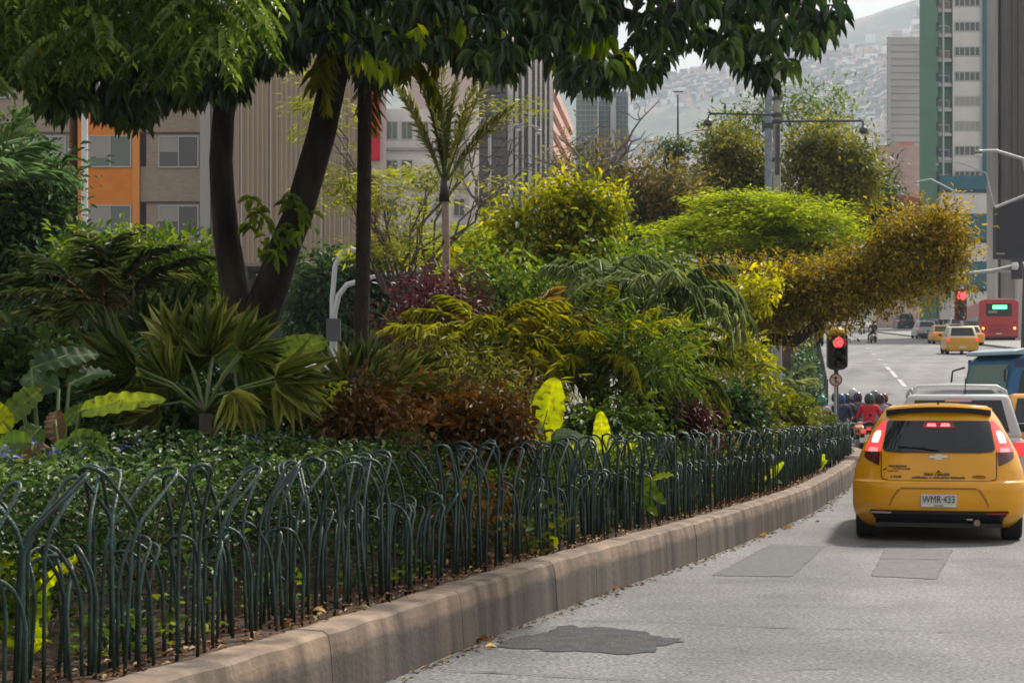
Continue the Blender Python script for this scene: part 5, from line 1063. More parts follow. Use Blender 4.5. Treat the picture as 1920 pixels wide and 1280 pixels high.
# ================================================================ VEHICLES
M_tyre = mat('tyre rubber', (.015, .015, .015), .85, bump=.4, bscale=60); M_rim = mat('wheel rim', (.35, .35, .36), .35, .7)
M_yel = mat('taxi yellow paint', (.93, .42, .003), .26, coat=.6, spec=.35, noise=.10, nscale=2.2); M_blkp = mat('black plastic', (.012, .012, .013), .5); M_tint = mat('tinted rear glass', (.008, .010, .013), .06, spec=.5, coat=.2)
M_rl = mat('red lamp lens', (.30, .01, .015), .15, coat=.5); M_rlit = mat('lit brake lamp', (.8, .05, .05), .3, emit=(1, .05, .06), estr=.5); M_core = mat('brake lamp bulb', (1, .6, .5), .3, emit=(1, .45, .38), estr=1.6)
M_chrome = mat('chrome trim', (.75, .72, .62), .2, .9); M_plate = mat('number plate', (.66, .66, .62), .5); M_white = mat('white car paint', (.46, .465, .48), .3, coat=.4); M_silver = mat('silver car paint', (.38, .39, .40), .3, .3, coat=.4)
M_navy = mat('navy car paint', (.02, .03, .08), .3, coat=.4); M_blackpaint = mat('black car paint', (.015, .015, .018), .3, coat=.4)
M_amber = mat('amber lamp', (.8, .25, .02), .3, emit=(1, .4, .08), estr=2.5)
def wheel(par, x, y, r=.29, w=.19, s=1):
    t = MB().lathe([(r*.62, -w/2), (r*.93, -w/2), (r, -w*.36), (r, w*.36), (r*.93, w/2), (r*.62, w/2)], (x, y, r), 28, 'x').build('wheel', M_tyre, par, world=False, smooth=False)
    m = MB().lathe([(r*.64, w*.40*s), (r*.60, w*.46*s), (r*.2, w*.36*s), (r*.1, w*.44*s), (.005, w*.44*s)], (x, y, r), 20, 'x'); m.build('rim', M_rim, t, world=False, smooth=False); return t
def text_mesh(s, size, depth=.002, sx=1):
    c = bpy.data.curves.new('t', 'FONT'); c.body = s; c.size = size; c.extrude = depth; c.align_x = 'CENTER'; o = bpy.data.objects.new('t', c); COL.objects.link(o)
    bpy.context.view_layer.update(); me = bpy.data.meshes.new_from_object(o.evaluated_get(bpy.context.evaluated_depsgraph_get())); bpy.data.objects.remove(o)
    me.transform(Matrix.Rotation(math.radians(90), 4, 'X') @ Matrix.Diagonal((sx, 1, 1, 1))); return me
# ---------------------------------------------------- the yellow taxi
ZW = [.14, .20, .28, .39, .555, .72, .89, 1.06, 1.227, 1.33, 1.36]; HWs = [.74, .80, .838, .855, .853, .83, .775, .69, .605, .53, .49]
ZB = [.14, .20, .28, .40, .555, .598, .615, .70, .90, 1.06, 1.22, 1.30, 1.36]; YB = [.16, .09, .02, 0, .0, .012, .055, .075, .13, .235, .345, .39, .42]
def hw(z): return np.interp(z, ZW, HWs)
def ys_(x, z): u = abs(x)/hw(z); return np.interp(z, ZB, YB)+.26*u**6+.035*u**2
def patch(rows, off, nx=14, sub=3, side=None):
    """rows of (z, xl, xr) laid on the taxi's tail, off metres proud"""
    zs = []; 
    R = np.array(rows, float); tt = np.linspace(0, len(R)-1, (len(R)-1)*sub+1); V = []; 
    for t in tt:
        z = np.interp(t, range(len(R)), R[:, 0]); a = np.interp(t, range(len(R)), R[:, 1]); b = np.interp(t, range(len(R)), R[:, 2])
        for i in range(nx+1): x = a+(b-a)*i/nx; V.append((x, ys_(x, z)-off, z))
    k = nx+1; return MB().add(V, [(j*k+i, j*k+i+1, (j+1)*k+i+1, (j+1)*k+i) for j in range(len(tt)-1) for i in range(nx)])
def taxi():
    t = thing('taxi', 'yellow hatchback taxi with both brake lights lit, nearest vehicle on the road', 'taxi')
    zs = sorted(set(list(np.linspace(.14, 1.36, 44))+[.598, .606, .615])); nx = 44; V = []; k = nx+1
    for z in zs:
        for i in range(k): u = -1+2*i/nx; u = math.copysign(abs(u)**.8, u); x = u*hw(z); V.append((x, ys_(x, z), z))
    Fc = [(j*k+i, j*k+i+1, (j+1)*k+i+1, (j+1)*k+i) for j in range(len(zs)-1) for i in range(nx)]
    n = len(zs); ring0 = [j*k for j in range(n)]+[(n-1)*k+i for i in range(1, nx)]+[j*k+nx for j in range(n-1, -1, -1)]; ring0 += [i for i in range(nx-1, 0, -1)]
    rp = [V[i] for i in ring0]; prev = ring0
    for y, ws, zt, cr in ((.52, 1.0, 9, .01), (.75, 1.0, 9, .03), (1.2, 1.0, 9, .028), (1.8, 1.0, 9, .03), (2.25, 1.0, 1.33, .02), (2.6, .995, 1.15, .02), (3.0, .985, .97, .0), (3.4, .96, .88, 0), (3.72, .86, .76, 0), (3.82, .7, .6, 0)):
        cur = []
        for (x, yy, z) in rp:
            u = x/max(.3, hw(z)); zz = min(z, zt); xx = x*ws if z <= zt else math.copysign(hw(zt)*min(1, abs(x)/hw(z)), x)*ws
            yq = max(y, yy+.02) if y < .8 else y
            cur.append(len(V)); V.append((xx, yq, zz+(cr*(1-u*u) if z > 1.35 else 0)))
        m = len(prev); Fc += [(prev[i], prev[(i+1) % m], cur[(i+1) % m], cur[i]) for i in range(m)]; prev = cur
    Fc.append(tuple(prev)); MB().add(V, Fc).build('body', M_yel, t, world=False, smooth=True)
    gr = [(.893, -.40, .40), (.903, -.52, .52), (.93, -.552, .552), (1.06, -.53, .53), (1.18, -.515, .515), (1.212, -.50, .50)]
    gl = patch(gr, .012, 20).build('rear_window', M_tint, t, world=False, smooth=True)
    for x0, x1 in ((-.115, -.02), (.02, .115)): patch([(1.155, x0, x1), (1.185, x0+.01, x1-.01)], .02, 6).build('high_brake_light', M_core if False else mat('high brake lamp', (.9, .1, .1), .3, emit=(1, .14, .15), estr=1.6), gl, world=False)
    patch([(1.14, -.16, .16), (1.20, -.14, .14)], .016, 6).build('brake_light_bar', M_rl, gl, world=False)
    MB().tube([(0, ys_(0, .92)-.03, .915), (-.18, ys_(.18, .95)-.03, .94), (-.40, ys_(.4, .955)-.028, .955)], .007, 6).build('wiper', M_blkp, t, world=False)
    for s_ in (-1, 1):                               # seats behind the glass read as greyer shapes
        patch([(.95, .12*s_, .30*s_), (1.05, .13*s_, .29*s_), (1.10, .16*s_, .26*s_)], .0135, 6).build('headrest_reflection', mat('seat seen through glass', (.021, .024, .029), .1), gl, world=False)
    for s_ in (-1, 1):
        low = patch([(.765, .585*s_, .60*s_), (.80, .582*s_, .68*s_), (.84, .58*s_, .738*s_), (.90, .575*s_, .735*s_)], .010, 8).build('tail_light', mat('dark red lens', (.10, .008, .014), .12, coat=.6), t, world=False, smooth=True)
        patch([(.902, .575*s_, .735*s_), (1.0, .56*s_, .70*s_), (1.06, .542*s_, .665*s_), (1.11, .527*s_, .63*s_), (1.16, .52*s_, .595*s_), (1.21, .515*s_, .55*s_)], .010, 8).build('lit_lens', M_rlit, low, world=False, smooth=True)
        patch([(.99, .60*s_, .665*s_), (1.03, .585*s_, .66*s_), (1.08, .57*s_, .64*s_), (1.11, .575*s_, .61*s_)], .016, 6).build('bulb', M_core, low, world=False, smooth=True)
        patch([(.90, .60*s_, .70*s_), (.94, .60*s_, .69*s_)], .015, 6).build('reversing_lens', mat('pale pink lens', (.6, .25, .27), .2, emit=(1, .3, .3), estr=.5), low, world=False, smooth=True)
    for s_ in (-1, 1):                               # hatch seams
        P = [(.563*s_, ys_(.563, z)-.001, z) for z in np.linspace(.90, .66, 8)]+[(.555*s_, ys_(.555, .63)-.001, .63), (.50*s_, ys_(.5, .615)-.002, .618)]
        MB().tube(P, .005, 5).build('hatch_seam', M_blkp, t, world=False)
    MB().tube([(x, ys_(x, .612)-.002, .612) for x in np.linspace(-.5, .5, 14)], .004, 5).build('hatch_seam', M_blkp, t, world=False)
    # spoiler
    sp = MB(); xs = np.linspace(-.53, .53, 25); V = []
    for x in xs:
        u = (x/.53)**2; yb_ = .30+.10*u+.05*u**4; z1 = 1.372-.035*u; V += [(x, yb_, z1-.020), (x, yb_+.02, z1), (x, .60, z1+.004), (x, .60, z1-.03)]
    sp.add(V, [(4*i+j, 4*i+(j+1) % 4, 4*i+4+(j+1) % 4, 4*i+4+j) for i in range(24) for j in range(4)]+[(0, 1, 2, 3), (96, 97, 98, 99)]); sp.build('spoiler', M_yel, t, world=False, smooth=False)
    ex = MB(); V = []
    for x in xs:
        u = (x/.53)**2; yb_ = .315+.09*u+.04*u**4; z1 = 1.350-.04*u; V += [(x*.985, yb_, z1), (x*.985, yb_+.01, z1-.052+.012*u), (x*.985, .56, z1-.06), (x*.985, .56, z1)]
    ex.add(V, [(4*i+j, 4*i+(j+1) % 4, 4*i+4+(j+1) % 4, 4*i+4+j) for i in range(24) for j in range(4)]+[(0, 1, 2, 3), (96, 97, 98, 99)]); ex.build('spoiler_underside', M_blkp, t, world=False)
    # emblem, stickers, painted recess shade, plate
    em = MB(); z = .852; y_ = ys_(0, z)-.012; em.prism([(-.10, z-.012), (-.035, z-.014), (-.03, z-.03), (.035, z-.03), (.03, z-.012), (.10, z-.008), (.085, z+.014), (.035, z+.014), (.032, z+.028), (-.03, z+.028), (-.033, z+.014), (-.088, z+.012)], y_, y_+.03)
    em.build('emblem', M_chrome, t, world=False)
    r = np.random.default_rng(4); M_st = mat('dark sticker print', (.10, .055, .012), .5)
    def marks(x0, x1, z, h, nm='sticker', gap=.3, m=M_st):
        b = MB(); x = x0
        while x < x1:
            w = r.uniform(.008, .018); yy = ys_(x, z)-.004; hh = h*r.uniform(.7, 1.05); b.box(x, x+w, yy, yy+.01, z, z+hh)
            if r.random() < .4: b.box(x, x+w*1.5, yy-.001, yy+.01, z+hh*.4, z+hh*.6)
            x += w+r.uniform(.003, .008)*(3 if r.random() < gap*.4 else 1)
        b.build(nm, m, t, world=False)
    marks(-.49, -.33, .745, .022); marks(-.45, -.28, .722, .018); marks(-.50, -.40, .700, .014)
    b = MB(); yy = ys_(.53, .73)-.006; b.prism([(-.545, .72), (-.51, .742), (-.50, .715), (-.515, .70)], yy, yy+.01); b.build('sticker', M_blkp, t, world=False)
    marks(-.47, -.38, .640, .024); marks(-.14, .11, .664, .028); marks(-.26, .25, .634, .022)
    b = MB(); yy = ys_(0, .70)-.006; b.prism([(-.03, .694), (.03, .694), (.0, .722)], yy, yy+.01).build('sticker', M_st, t, world=False)
    b = MB(); V = [(.39+.07*math.cos(a), .655+.018*math.sin(a)) for a in np.linspace(0, 6.28, 20)[:-1]]; yy = ys_(.39, .655)-.008; b.prism(V, yy, yy+.01).build('sticker', mat('faded oval sticker', (.34, .15, .01), .5), t, world=False)
    M_rec = mat('bumper crease shade', (.42, .17, .004), .4)  # darker yellow strips paint the shadow of the bumper recess
    patch([(.528, -.385, .385), (.548, -.36, .36)], .003, 20, 2).build('bumper_crease_shade', M_rec, t, world=False)
    for s_ in (-1, 1): patch([(.36, .475*s_, .49*s_), (.45, .43*s_, .455*s_), (.528, .37*s_, .40*s_)], .003, 3, 3).build('bumper_crease_shade', M_rec, t, world=False)
    pl = MB().box(-.175, .175, -.018, -.006, .352, .482).build('number_plate', M_plate, t, world=False, bevel=.004)
    o = obj('lettering', text_mesh('WMR·433', .10, .001, .76), mat('plate black', (.02, .02, .02), .5), pl, False); o.location = (0, -.0215, .398)
    MB().box(-.16, -.05, -.0195, -.018, .360, .376).box(.05, .16, -.0195, -.018, .360, .376).build('plate_strip', mat('plate pale strip', (.80, .82, .72), .5), pl, world=False)
    MB().box(-.045, .045, -.0195, -.018, .360, .376).build('plate_strip', mat('plate grey strip', (.30, .31, .31), .5), pl, world=False)
    for i in range(4): pass
    # black valance, reflectors, exhaust, tow hook
    patch([(.150, -.60, .60), (.24, -.63, .63), (.30, -.68, .68), (.318, -.67, .67)], .012, 30).build('valance', M_blkp, t, world=False)
    MB().box(-.62, .62, .05, .5, .15, .19).build('underfloor', M_blkp, t, world=False)
    for s_, m in ((-1, mat('pale reflector', (.5, .42, .5), .3)), (1, M_rl)): patch([(.283, .47*s_, .655*s_), (.300, .46*s_, .67*s_)], .017, 8).build('reflector', m, t, world=False)
    patch([(.302, -.62, -.50), (.314, -.61, -.51)], .017, 5).build('reflector', M_rl, t, world=False)
    MB().lathe([(.032, -.03), (.032, .2), (.024, .2)], (.37, .03, .20), 14, 'y').build('exhaust', mat('rusty exhaust', (.3, .22, .18), .5, .6), t, world=False)
    MB().box(.27, .33, -.0, .05, .225, .24).build('bracket', M_rim, t, world=False)
    for s_ in (-1, 1):
        V = []; 
        for (y, z) in ((.85, .95), (2.35, .95), (2.45, 1.0), (2.1, 1.22), (1.0, 1.24), (.8, 1.12)): V.append((s_*(hw(z)+.004), y, z))
        sw = MB().add(V, [tuple(range(6))]); sw.build('side_window', M_tint, t, world=False)
        wheel(t, .725*s_, .62, .29, .20, s_); wheel(t, .725*s_, 3.02, .29, .20, s_)
        MB().box(.76*s_-.05, .76*s_+.05, 2.3, 2.38, .86, .96).build('mirror', M_yel, t, world=False, bevel=.02)
    MB().box(-.012, .012, .62, .65, 1.37, 1.40).build('antenna_base', M_blkp, t, world=False)
    return t
tx = taxi(); tx.location = (PX(1760, 17.05), 17.05, 0); tx.rotation_euler = (0, 0, math.radians(-13.5))
# ---------------------------------------------------- ordinary cars
def quad_inset(c, ins, off):
    c = [np.array(p, float) for p in c]; n = np.cross(c[1]-c[0], c[3]-c[0]); n /= np.linalg.norm(n)
    f = lambda u, v: (c[0]*(1-u)+c[1]*u)*(1-v)+(c[3]*(1-u)+c[2]*u)*v
    a, b = ins; return [f(a, b)+n*off, f(1-a, b)+n*off, f(1-a, 1-b)+n*off, f(a, 1-b)+n*off]
def car(name, label, cat, paint, loc, rz, L=4.1, W=1.7, H=1.48, belt=.92, shape='hatch', lit=True, group=None, roofpaint=None, plate=True, back_glass=True, detail=True):
    t = thing(name, label, cat, loc, rz, group); w = W/2
    hy = {'hatch': (.0, .05, .55, L*.60, L*.76), 'suv': (.0, .04, .28, L*.62, L*.74), 'sedan': (0, .95, 1.55, L*.60, L*.76)}[shape]
    def sec(y, ww, zb, zt): return [(-ww*.9, y, zb), (-ww, y, zb+.13), (-ww*1.0, y, zt-.25), (-ww*.96, y, zt-.05), (-ww*.88, y, zt), (ww*.88, y, zt), (ww*.96, y, zt-.05), (ww, y, zt-.25), (ww, y, zb+.13), (ww*.9, y, zb)]
    st = [(0, w*.90, .28, belt-.04), (.06, w*.97, .22, belt), (.3, w, .18, belt+.01), (L*.5, w, .18, belt), (L*.74, w, .18, belt-.02), (L*.90, w*.97, .20, belt-.14), (L*.98, w*.88, .24, belt-.26), (L, w*.75, .30, belt-.34)]
    V = []; 
    for s in st: V += sec(*s)
    Fc = [(10*i+j, 10*i+(j+1) % 10, 10*i+10+(j+1) % 10, 10*i+10+j) for i in range(len(st)-1) for j in range(10)]+[tuple(range(10)), tuple(10*(len(st)-1)+j for j in range(10))]
    MB().add(V, Fc).build('body', paint, t, world=False, bevel=.03, smooth=True)
    wb, wt = w*.93, w*.74; b = belt-.02
    c = [(-wb, hy[1], b), (wb, hy[1], b), (wb, hy[4], b), (-wb, hy[4], b), (-wt, hy[2], H), (wt, hy[2], H), (wt, hy[3], H-.02), (-wt, hy[3], H-.02)]
    MB().add(c, [(3, 2, 1, 0), (4, 5, 6, 7), (0, 1, 5, 4), (1, 2, 6, 5), (2, 3, 7, 6), (3, 0, 4, 7)]).build('cabin', roofpaint or paint, t, world=False, bevel=.06, smooth=True)
    for nm, q, ins in (('rear_window', (c[0], c[1], c[5], c[4]), (.09, .14)), ('windscreen', (c[2], c[3], c[7], c[6]), (.07, .1)), ('side_window', (c[1], c[2], c[6], c[5]), (.08, .14)), ('side_window', (c[3], c[0], c[4], c[7]), (.08, .14))):
        MB().add(quad_inset(q, ins, .012), [(0, 1, 2, 3)]).build(nm, M_tint, t, world=False)
    for s_ in (-1, 1):
        zt = belt-.06; m = M_rlit if lit else M_rl
        MB().box(min(w*.80*s_, w*.97*s_), max(w*.80*s_, w*.97*s_), -.025, .08, zt-.18, zt).build('tail_light', m, t, world=False, bevel=.02)
        wheel(t, (w-.11)*s_, .72, .31, .2, s_); wheel(t, (w-.11)*s_, L-.75, .31, .2, s_)
        MB().box((w+.08)*s_-.09, (w+.08)*s_+.09, L*.66, L*.66+.08, belt+.02, belt+.15).build('mirror', M_blkp, t, world=False, bevel=.02)
    MB().box(-w*.86, w*.86, -.05, .1, .24, .50).build('bumper', paint if shape != 'suv' else M_blkp, t, world=False, bevel=.03)
    MB().box(-.2, .2, -.065, -.052, .36 if shape != 'suv' else .62, .47 if shape != 'suv' else .73).build('number_plate', M_plate, t, world=False)
    return t
suv = car('white_wagon', 'white wagon with a silver roof rack directly ahead of the yellow taxi', 'car', M_white, (PX(1797, 22.6), 22.6, 0), math.radians(-13), 4.3, 1.78, 1.50, .93, 'suv')
# its roof rack, antenna, rear-window detail
for s_ in (-1, 1): MB().tube([(.58*s_, .5, 1.50), (.60*s_, .52, 1.565), (.60*s_, 2.2, 1.57), (.58*s_, 2.3, 1.49)], .018, 8).build('roof_rail', M_galv, suv, world=False, smooth=True)
MB().tube([(-.66, .78, 1.45), (-.64, .77, 1.54), (-.52, .76, 1.605), (0, .76, 1.615), (.52, .76, 1.605), (.64, .77, 1.54), (.66, .78, 1.45)], .027, 8).build('rack_bar', mat('white rack tube', (.62, .62, .62), .4), suv, world=False, smooth=True)
MB().tube([(-.60, 1.6, 1.50), (-.5, 1.6, 1.59), (.5, 1.6, 1.59), (.60, 1.6, 1.50)], .022, 8).build('rack_bar', MATS['white rack tube'], suv, world=False, smooth=True)
MB().tube([(.1, .42, 1.49), (.1, .36, 1.72)], .008, 5).build('antenna', M_blkp, suv, world=False)
MB().box(-.17, .17, .05, .09, 1.40, 1.455).build('high_brake_light', mat('pale lamp housing', (.6, .5, .5), .4), suv, world=False)
car('yellow_car', 'orange-yellow car half cut by the right edge, beyond the white wagon', 'taxi', mat('orange yellow paint', (.72, .33, .03), .3, coat=.4), (PX(1975, 27.5), 27.5, 0), math.radians(-13), 4.0, 1.68, 1.53, .95, 'hatch')
def at_px(cx, ybase):
    q = hit(cx, ybase); return (q[0], q[1], q[2])
M_tay = mat('pale taxi yellow', (.70, .36, .03), .35, coat=.3)
def far_car(cx, yb, wpx, rz, label, paint, shape='hatch', name='car', cat='car', lit=True, H=1.5, roof=None, group='cars queueing on the hill'):
    q = at_px(cx, yb); W = wpx/F*q[1]; k = W/1.7; t = car(name, label, cat, paint, q, math.radians(rz), 4.0*k, W, H*k, .93*k, shape, lit, group, roof)
    sl = .11 if q[1] < 76 else .05; t.rotation_euler[0] = math.atan(sl); return t
far_car(1805, 665, 60, -9, 'yellow taxi with pale roof alone on the hill in front of the red bus', M_tay, 'hatch', 'taxi', 'taxi', roof=mat('pale cream roof', (.7, .62, .45), .4))
far_car(1738, 635, 38, -6, 'silver car with lit brake lights left of the yellow taxis on the hill', M_silver, 'suv')
far_car(1771, 645, 40, -6, 'yellow taxi partly hidden behind the lone one on the hill', M_tay, 'sedan', 'taxi', 'taxi')
far_car(1826, 648, 42, -6, 'yellow taxi squeezed between the lone taxi and the red bus', M_tay, 'sedan', 'taxi', 'taxi')
far_car(1800, 628, 36, -6, 'white taxi-roofed car directly above the lone yellow taxi', M_white, 'sedan')
far_car(1700, 618, 34, -6, 'navy blue car at the head of the left queue on the hill', M_navy, 'sedan')
far_car(1672, 613, 26, -6, 'farthest dark car on the left of the hill queue', M_blackpaint, 'sedan', lit=False)
far_car(1782, 612, 26, -6, 'small pale car high on the hill beside the red signal', M_white, 'suv')
far_car(1757, 618, 26, -6, 'small white car behind the silver one on the hill', M_white, 'hatch')
far_car(1722, 607, 20, -6, 'tiny white car at the top of the hill queue', M_white, 'suv')
far_car(1790, 637, 34, -8, 'grey car between the silver car and the lone yellow taxi', M_silver, 'hatch')
far_car(1748, 625, 30, -7, 'dark car just above the silver one on the hill', M_blackpaint, 'hatch')
far_car(1812, 620, 30, -7, 'small silver car left of the white bus on the hill', M_silver, 'sedan')
far_car(1770, 607, 22, -7, 'small yellow taxi high up in the hill queue', M_tay, 'hatch', 'taxi', 'taxi')
far_car(1710, 612, 24, -7, 'small grey car above the navy one on the hill', M_silver, 'hatch')
far_car(1735, 604, 18, -7, 'tiny dark car at the very top of the hill queue', M_navy, 'hatch')
far_car(1692, 606, 18, -6, 'tiny red car at the top of the hill queue', mat('red car paint', (.5, .03, .03), .4), 'hatch')
# ---------------------------------------------------- buses
def bus(name, label, loc, rz, L, W, H, body, roofm, win_z, front=False, sills=None, cat='bus'):
    t = thing(name, label, cat, loc, rz); w = W/2
    bo = MB(); pol = [(-w, .35), (-w, H-.30), (-w*.93, H-.08), (-w*.7, H), (w*.7, H), (w*.93, H-.08), (w, H-.30), (w, .35)]; bo.prism(pol, 0, L); bo.build('body', body, t, world=False, bevel=.06)
    MB().prism([(-w*.9, H-.095), (-w*.68, H+.012), (w*.68, H+.012), (w*.9, H-.095)], .05, L-.05).build('roof', roofm, t, world=False)
    for s_ in (-1, 1):
        n = int(L/1.5)
        for i in range(n):
            y0 = .5+i*(L-1)/n; MB().box(min(w*s_, (w+.012)*s_), max(w*s_, (w+.012)*s_), y0, y0+(L-1)/n-.14, win_z[0], win_z[1]).build('window', M_glass, t, world=False)
        wheel(t, (w-.15)*s_, 1.9, .45, .28, s_); wheel(t, (w-.15)*s_, L-2.0, .45, .28, s_)
    return t
q = at_px(1873, 641); W_ = 72/F*q[1]; H_ = 80/F*q[1]
rbus = bus('red_bus', 'red city bus seen from behind with a green destination display', q, math.radians(-7), 11, W_, H_, mat('red bus paint', (.46, .02, .025), .35, coat=.3), mat('pale bus roof', (.7, .62, .6), .4), (1.3, 2.2))
MB().box(-W_*.33, W_*.33, -.03, .01, H_*.60, H_*.90).build('rear_window', M_tint, rbus, world=False, bevel=.04)
MB().box(-W_*.16, W_*.20, -.05, -.031, H_*.77, H_*.86).build('destination_display', mat('green led display', (.05, .5, .15), .4, emit=(.15, 1, .35), estr=1.8), rbus, world=False)
MB().box(-W_*.27, -W_*.05, -.045, -.031, H_*.68, H_*.73).build('route_sticker', mat('grey route sticker', (.3, .3, .3), .5), rbus, world=False)
for s_ in (-1, 1):
    for z, m in ((.45, M_rl), (.32, M_amber), (.14, M_rl)): MB().lathe([(.10, 0), (.08, -.04)], (W_*.40*s_, -.01, H_*z), 12, 'y').build('tail_light', m, rbus, world=False)
MB().box(-W_*.46, W_*.46, -.06, .02, .30, .48).build('bumper', mat('dark red bumper', (.12, .01, .012), .5), rbus, world=False, bevel=.03)
MB().box(-W_*.25, W_*.25, -.02, .01, H_*.22, H_*.42).build('engine_hatch', mat('red hatch paint', (.36, .015, .02), .45), rbus, world=False); MB().box(-.25, .25, -.035, -.021, H_*.18, H_*.21).build('number_plate', M_plate, rbus, world=False)
q = at_px(1828, 628); wb = bus('white_bus', 'white bus showing left of the red bus on the hill', q, math.radians(-6), 9, 40/F*q[1], 66/F*q[1], mat('white bus paint', (.6, .6, .58), .4), mat('white bus roof', (.7, .7, .68), .4), (1.5, 2.4))
MB().box(-.8, .8, -.03, .01, 1.6, 2.5).build('rear_window', M_tint, wb, world=False)
# blue minibus crossing, nose to the left
bl = thing('blue_minibus', 'blue minibus with pale blue roof crossing from the right edge', 'bus', (PX(1868, 44.5), 44.5, 0), math.radians(-22-180+22))
Hb = 2.68; x1 = PX(1868, 44.5)
bl.rotation_euler = (0, 0, math.radians(-70)); bl.location = (PX(1840, 45), 45, 0)
M_blue = mat('blue bus paint', (.006, .11, .26), .35, coat=.3); M_lb = mat('pale blue bus roof', (.28, .38, .44), .4)
def mb_local(): return MB()
# local frame: y runs back from the nose, x towards the far side
wb_ = 2.0
b = MB().prism([(0, .45), (.0, 1.15), (.30, 2.45), (.6, 2.62), (6.5, 2.62), (6.6, 2.4), (6.6, .45)], -wb_/2, wb_/2, 'x'); b.build('body', M_blue, bl, world=False, bevel=.05)
MB().prism([(.20, 2.60), (.25, 2.70), (.7, 2.78), (6.5, 2.78), (6.62, 2.60)], -wb_/2-.03, wb_/2+.03, 'x').build('roof', M_lb, bl, world=False, bevel=.03)
P = lambda y, x, o=.02: None
MB().add([(-.90, .035-.02, 1.28), (.90, .035-.02, 1.28), (.84, .28-.02, 2.36), (-.84, .28-.02, 2.36)], [(0, 1, 2, 3)]).build('windscreen', mat('green tinted windscreen', (.16, .24, .22), .15, spec=.8), bl, world=False)
MB().box(-.02, .02, .0, .30, 1.28, 2.40).build('windscreen_pillar', M_blue, bl, world=False) if False else None
MB().add([(-.86, .05-.03, 1.30), (-.30, .05-.03, 1.30), (-.34, .16-.03, 1.75), (-.80, .16-.03, 1.75)], [(0, 1, 2, 3)]).build('dashboard_reflection', mat('dark bus interior', (.04, .06, .055), .3), bl, world=False)
for s_ in (-1, 1):
    for i, (a, b_) in enumerate(((.35, 1.15), (1.45, 2.6), (2.75, 3.9), (4.05, 5.2), (5.35, 6.3))):
        MB().add([(s_*(wb_/2+.012), a+(0 if i else -.0), 1.35), (s_*(wb_/2+.012), b_, 1.35), (s_*(wb_/2+.012), b_, 2.2), (s_*(wb_/2+.012), a+(.2 if i == 0 else 0), 2.2)], [(0, 1, 2, 3)]).build('side_window', mat('brown bus glass', (.03, .028, .026), .15), bl, world=False)
    MB().box(min(s_*wb_/2, s_*(wb_/2+.015)), max(s_*wb_/2, s_*(wb_/2+.015)), .3, 6.4, 2.28, 2.5).build('dark_band', mat('navy band', (.01, .03, .08), .4), bl, world=False)
    wheel(bl, (wb_/2-.14)*s_, 1.1, .38, .22, s_); wheel(bl, (wb_/2-.14)*s_, 5.3, .38, .22, s_)
    MB().lathe([(.13, 0), (.1, -.05)], (.7*s_, -.01, .85), 12, 'y').build('headlight', mat('headlight glass', (.7, .7, .65), .2), bl, world=False)
    MB().tube([(.95*s_, .15, 2.3), (1.15*s_, -.1, 2.2), (1.18*s_, -.12, 1.9)], .03, 6).build('mirror', M_blkp, bl, world=False)
MB().box(-.95, .95, -.06, .1, .45, .65).build('bumper', M_blkp, bl, world=False); MB().box(-.5, .5, -.02, .01, .85, 1.05).build('grille', M_blkp, bl, world=False)
# ---------------------------------------------------- beyond the median on the left
wv = car('white_bus', 'white long-roofed vehicle beyond the planted median, left of the curved mast', 'van', mat('white van paint', (.55, .55, .56), .4), (PX(660, 44), 44, 0), math.radians(90), 5.6, 2.0, 2.35, 1.35, 'suv', False)
for i, (px, d, m, lab) in enumerate(((95, 36, M_tay, 'yellow taxi glimpsed through the leaves at the far left'), (250, 38, M_white, 'white car glimpsed behind the dark feather palm'), (385, 37, M_silver, 'silver car glimpsed behind the trunk foot'), (30, 33, M_white, 'white car at the left edge behind the foliage'), (740, 40, M_silver, 'silver car seen through the arching palm'), (860, 41, M_white, 'white car hidden behind the arching palm fronds'))):
    car('car', lab, 'car', m, (PX(px, d)+2, d, 0), math.radians(90), 4.1, 1.7, 1.48, .92, 'hatch' if i % 2 else 'sedan', False)
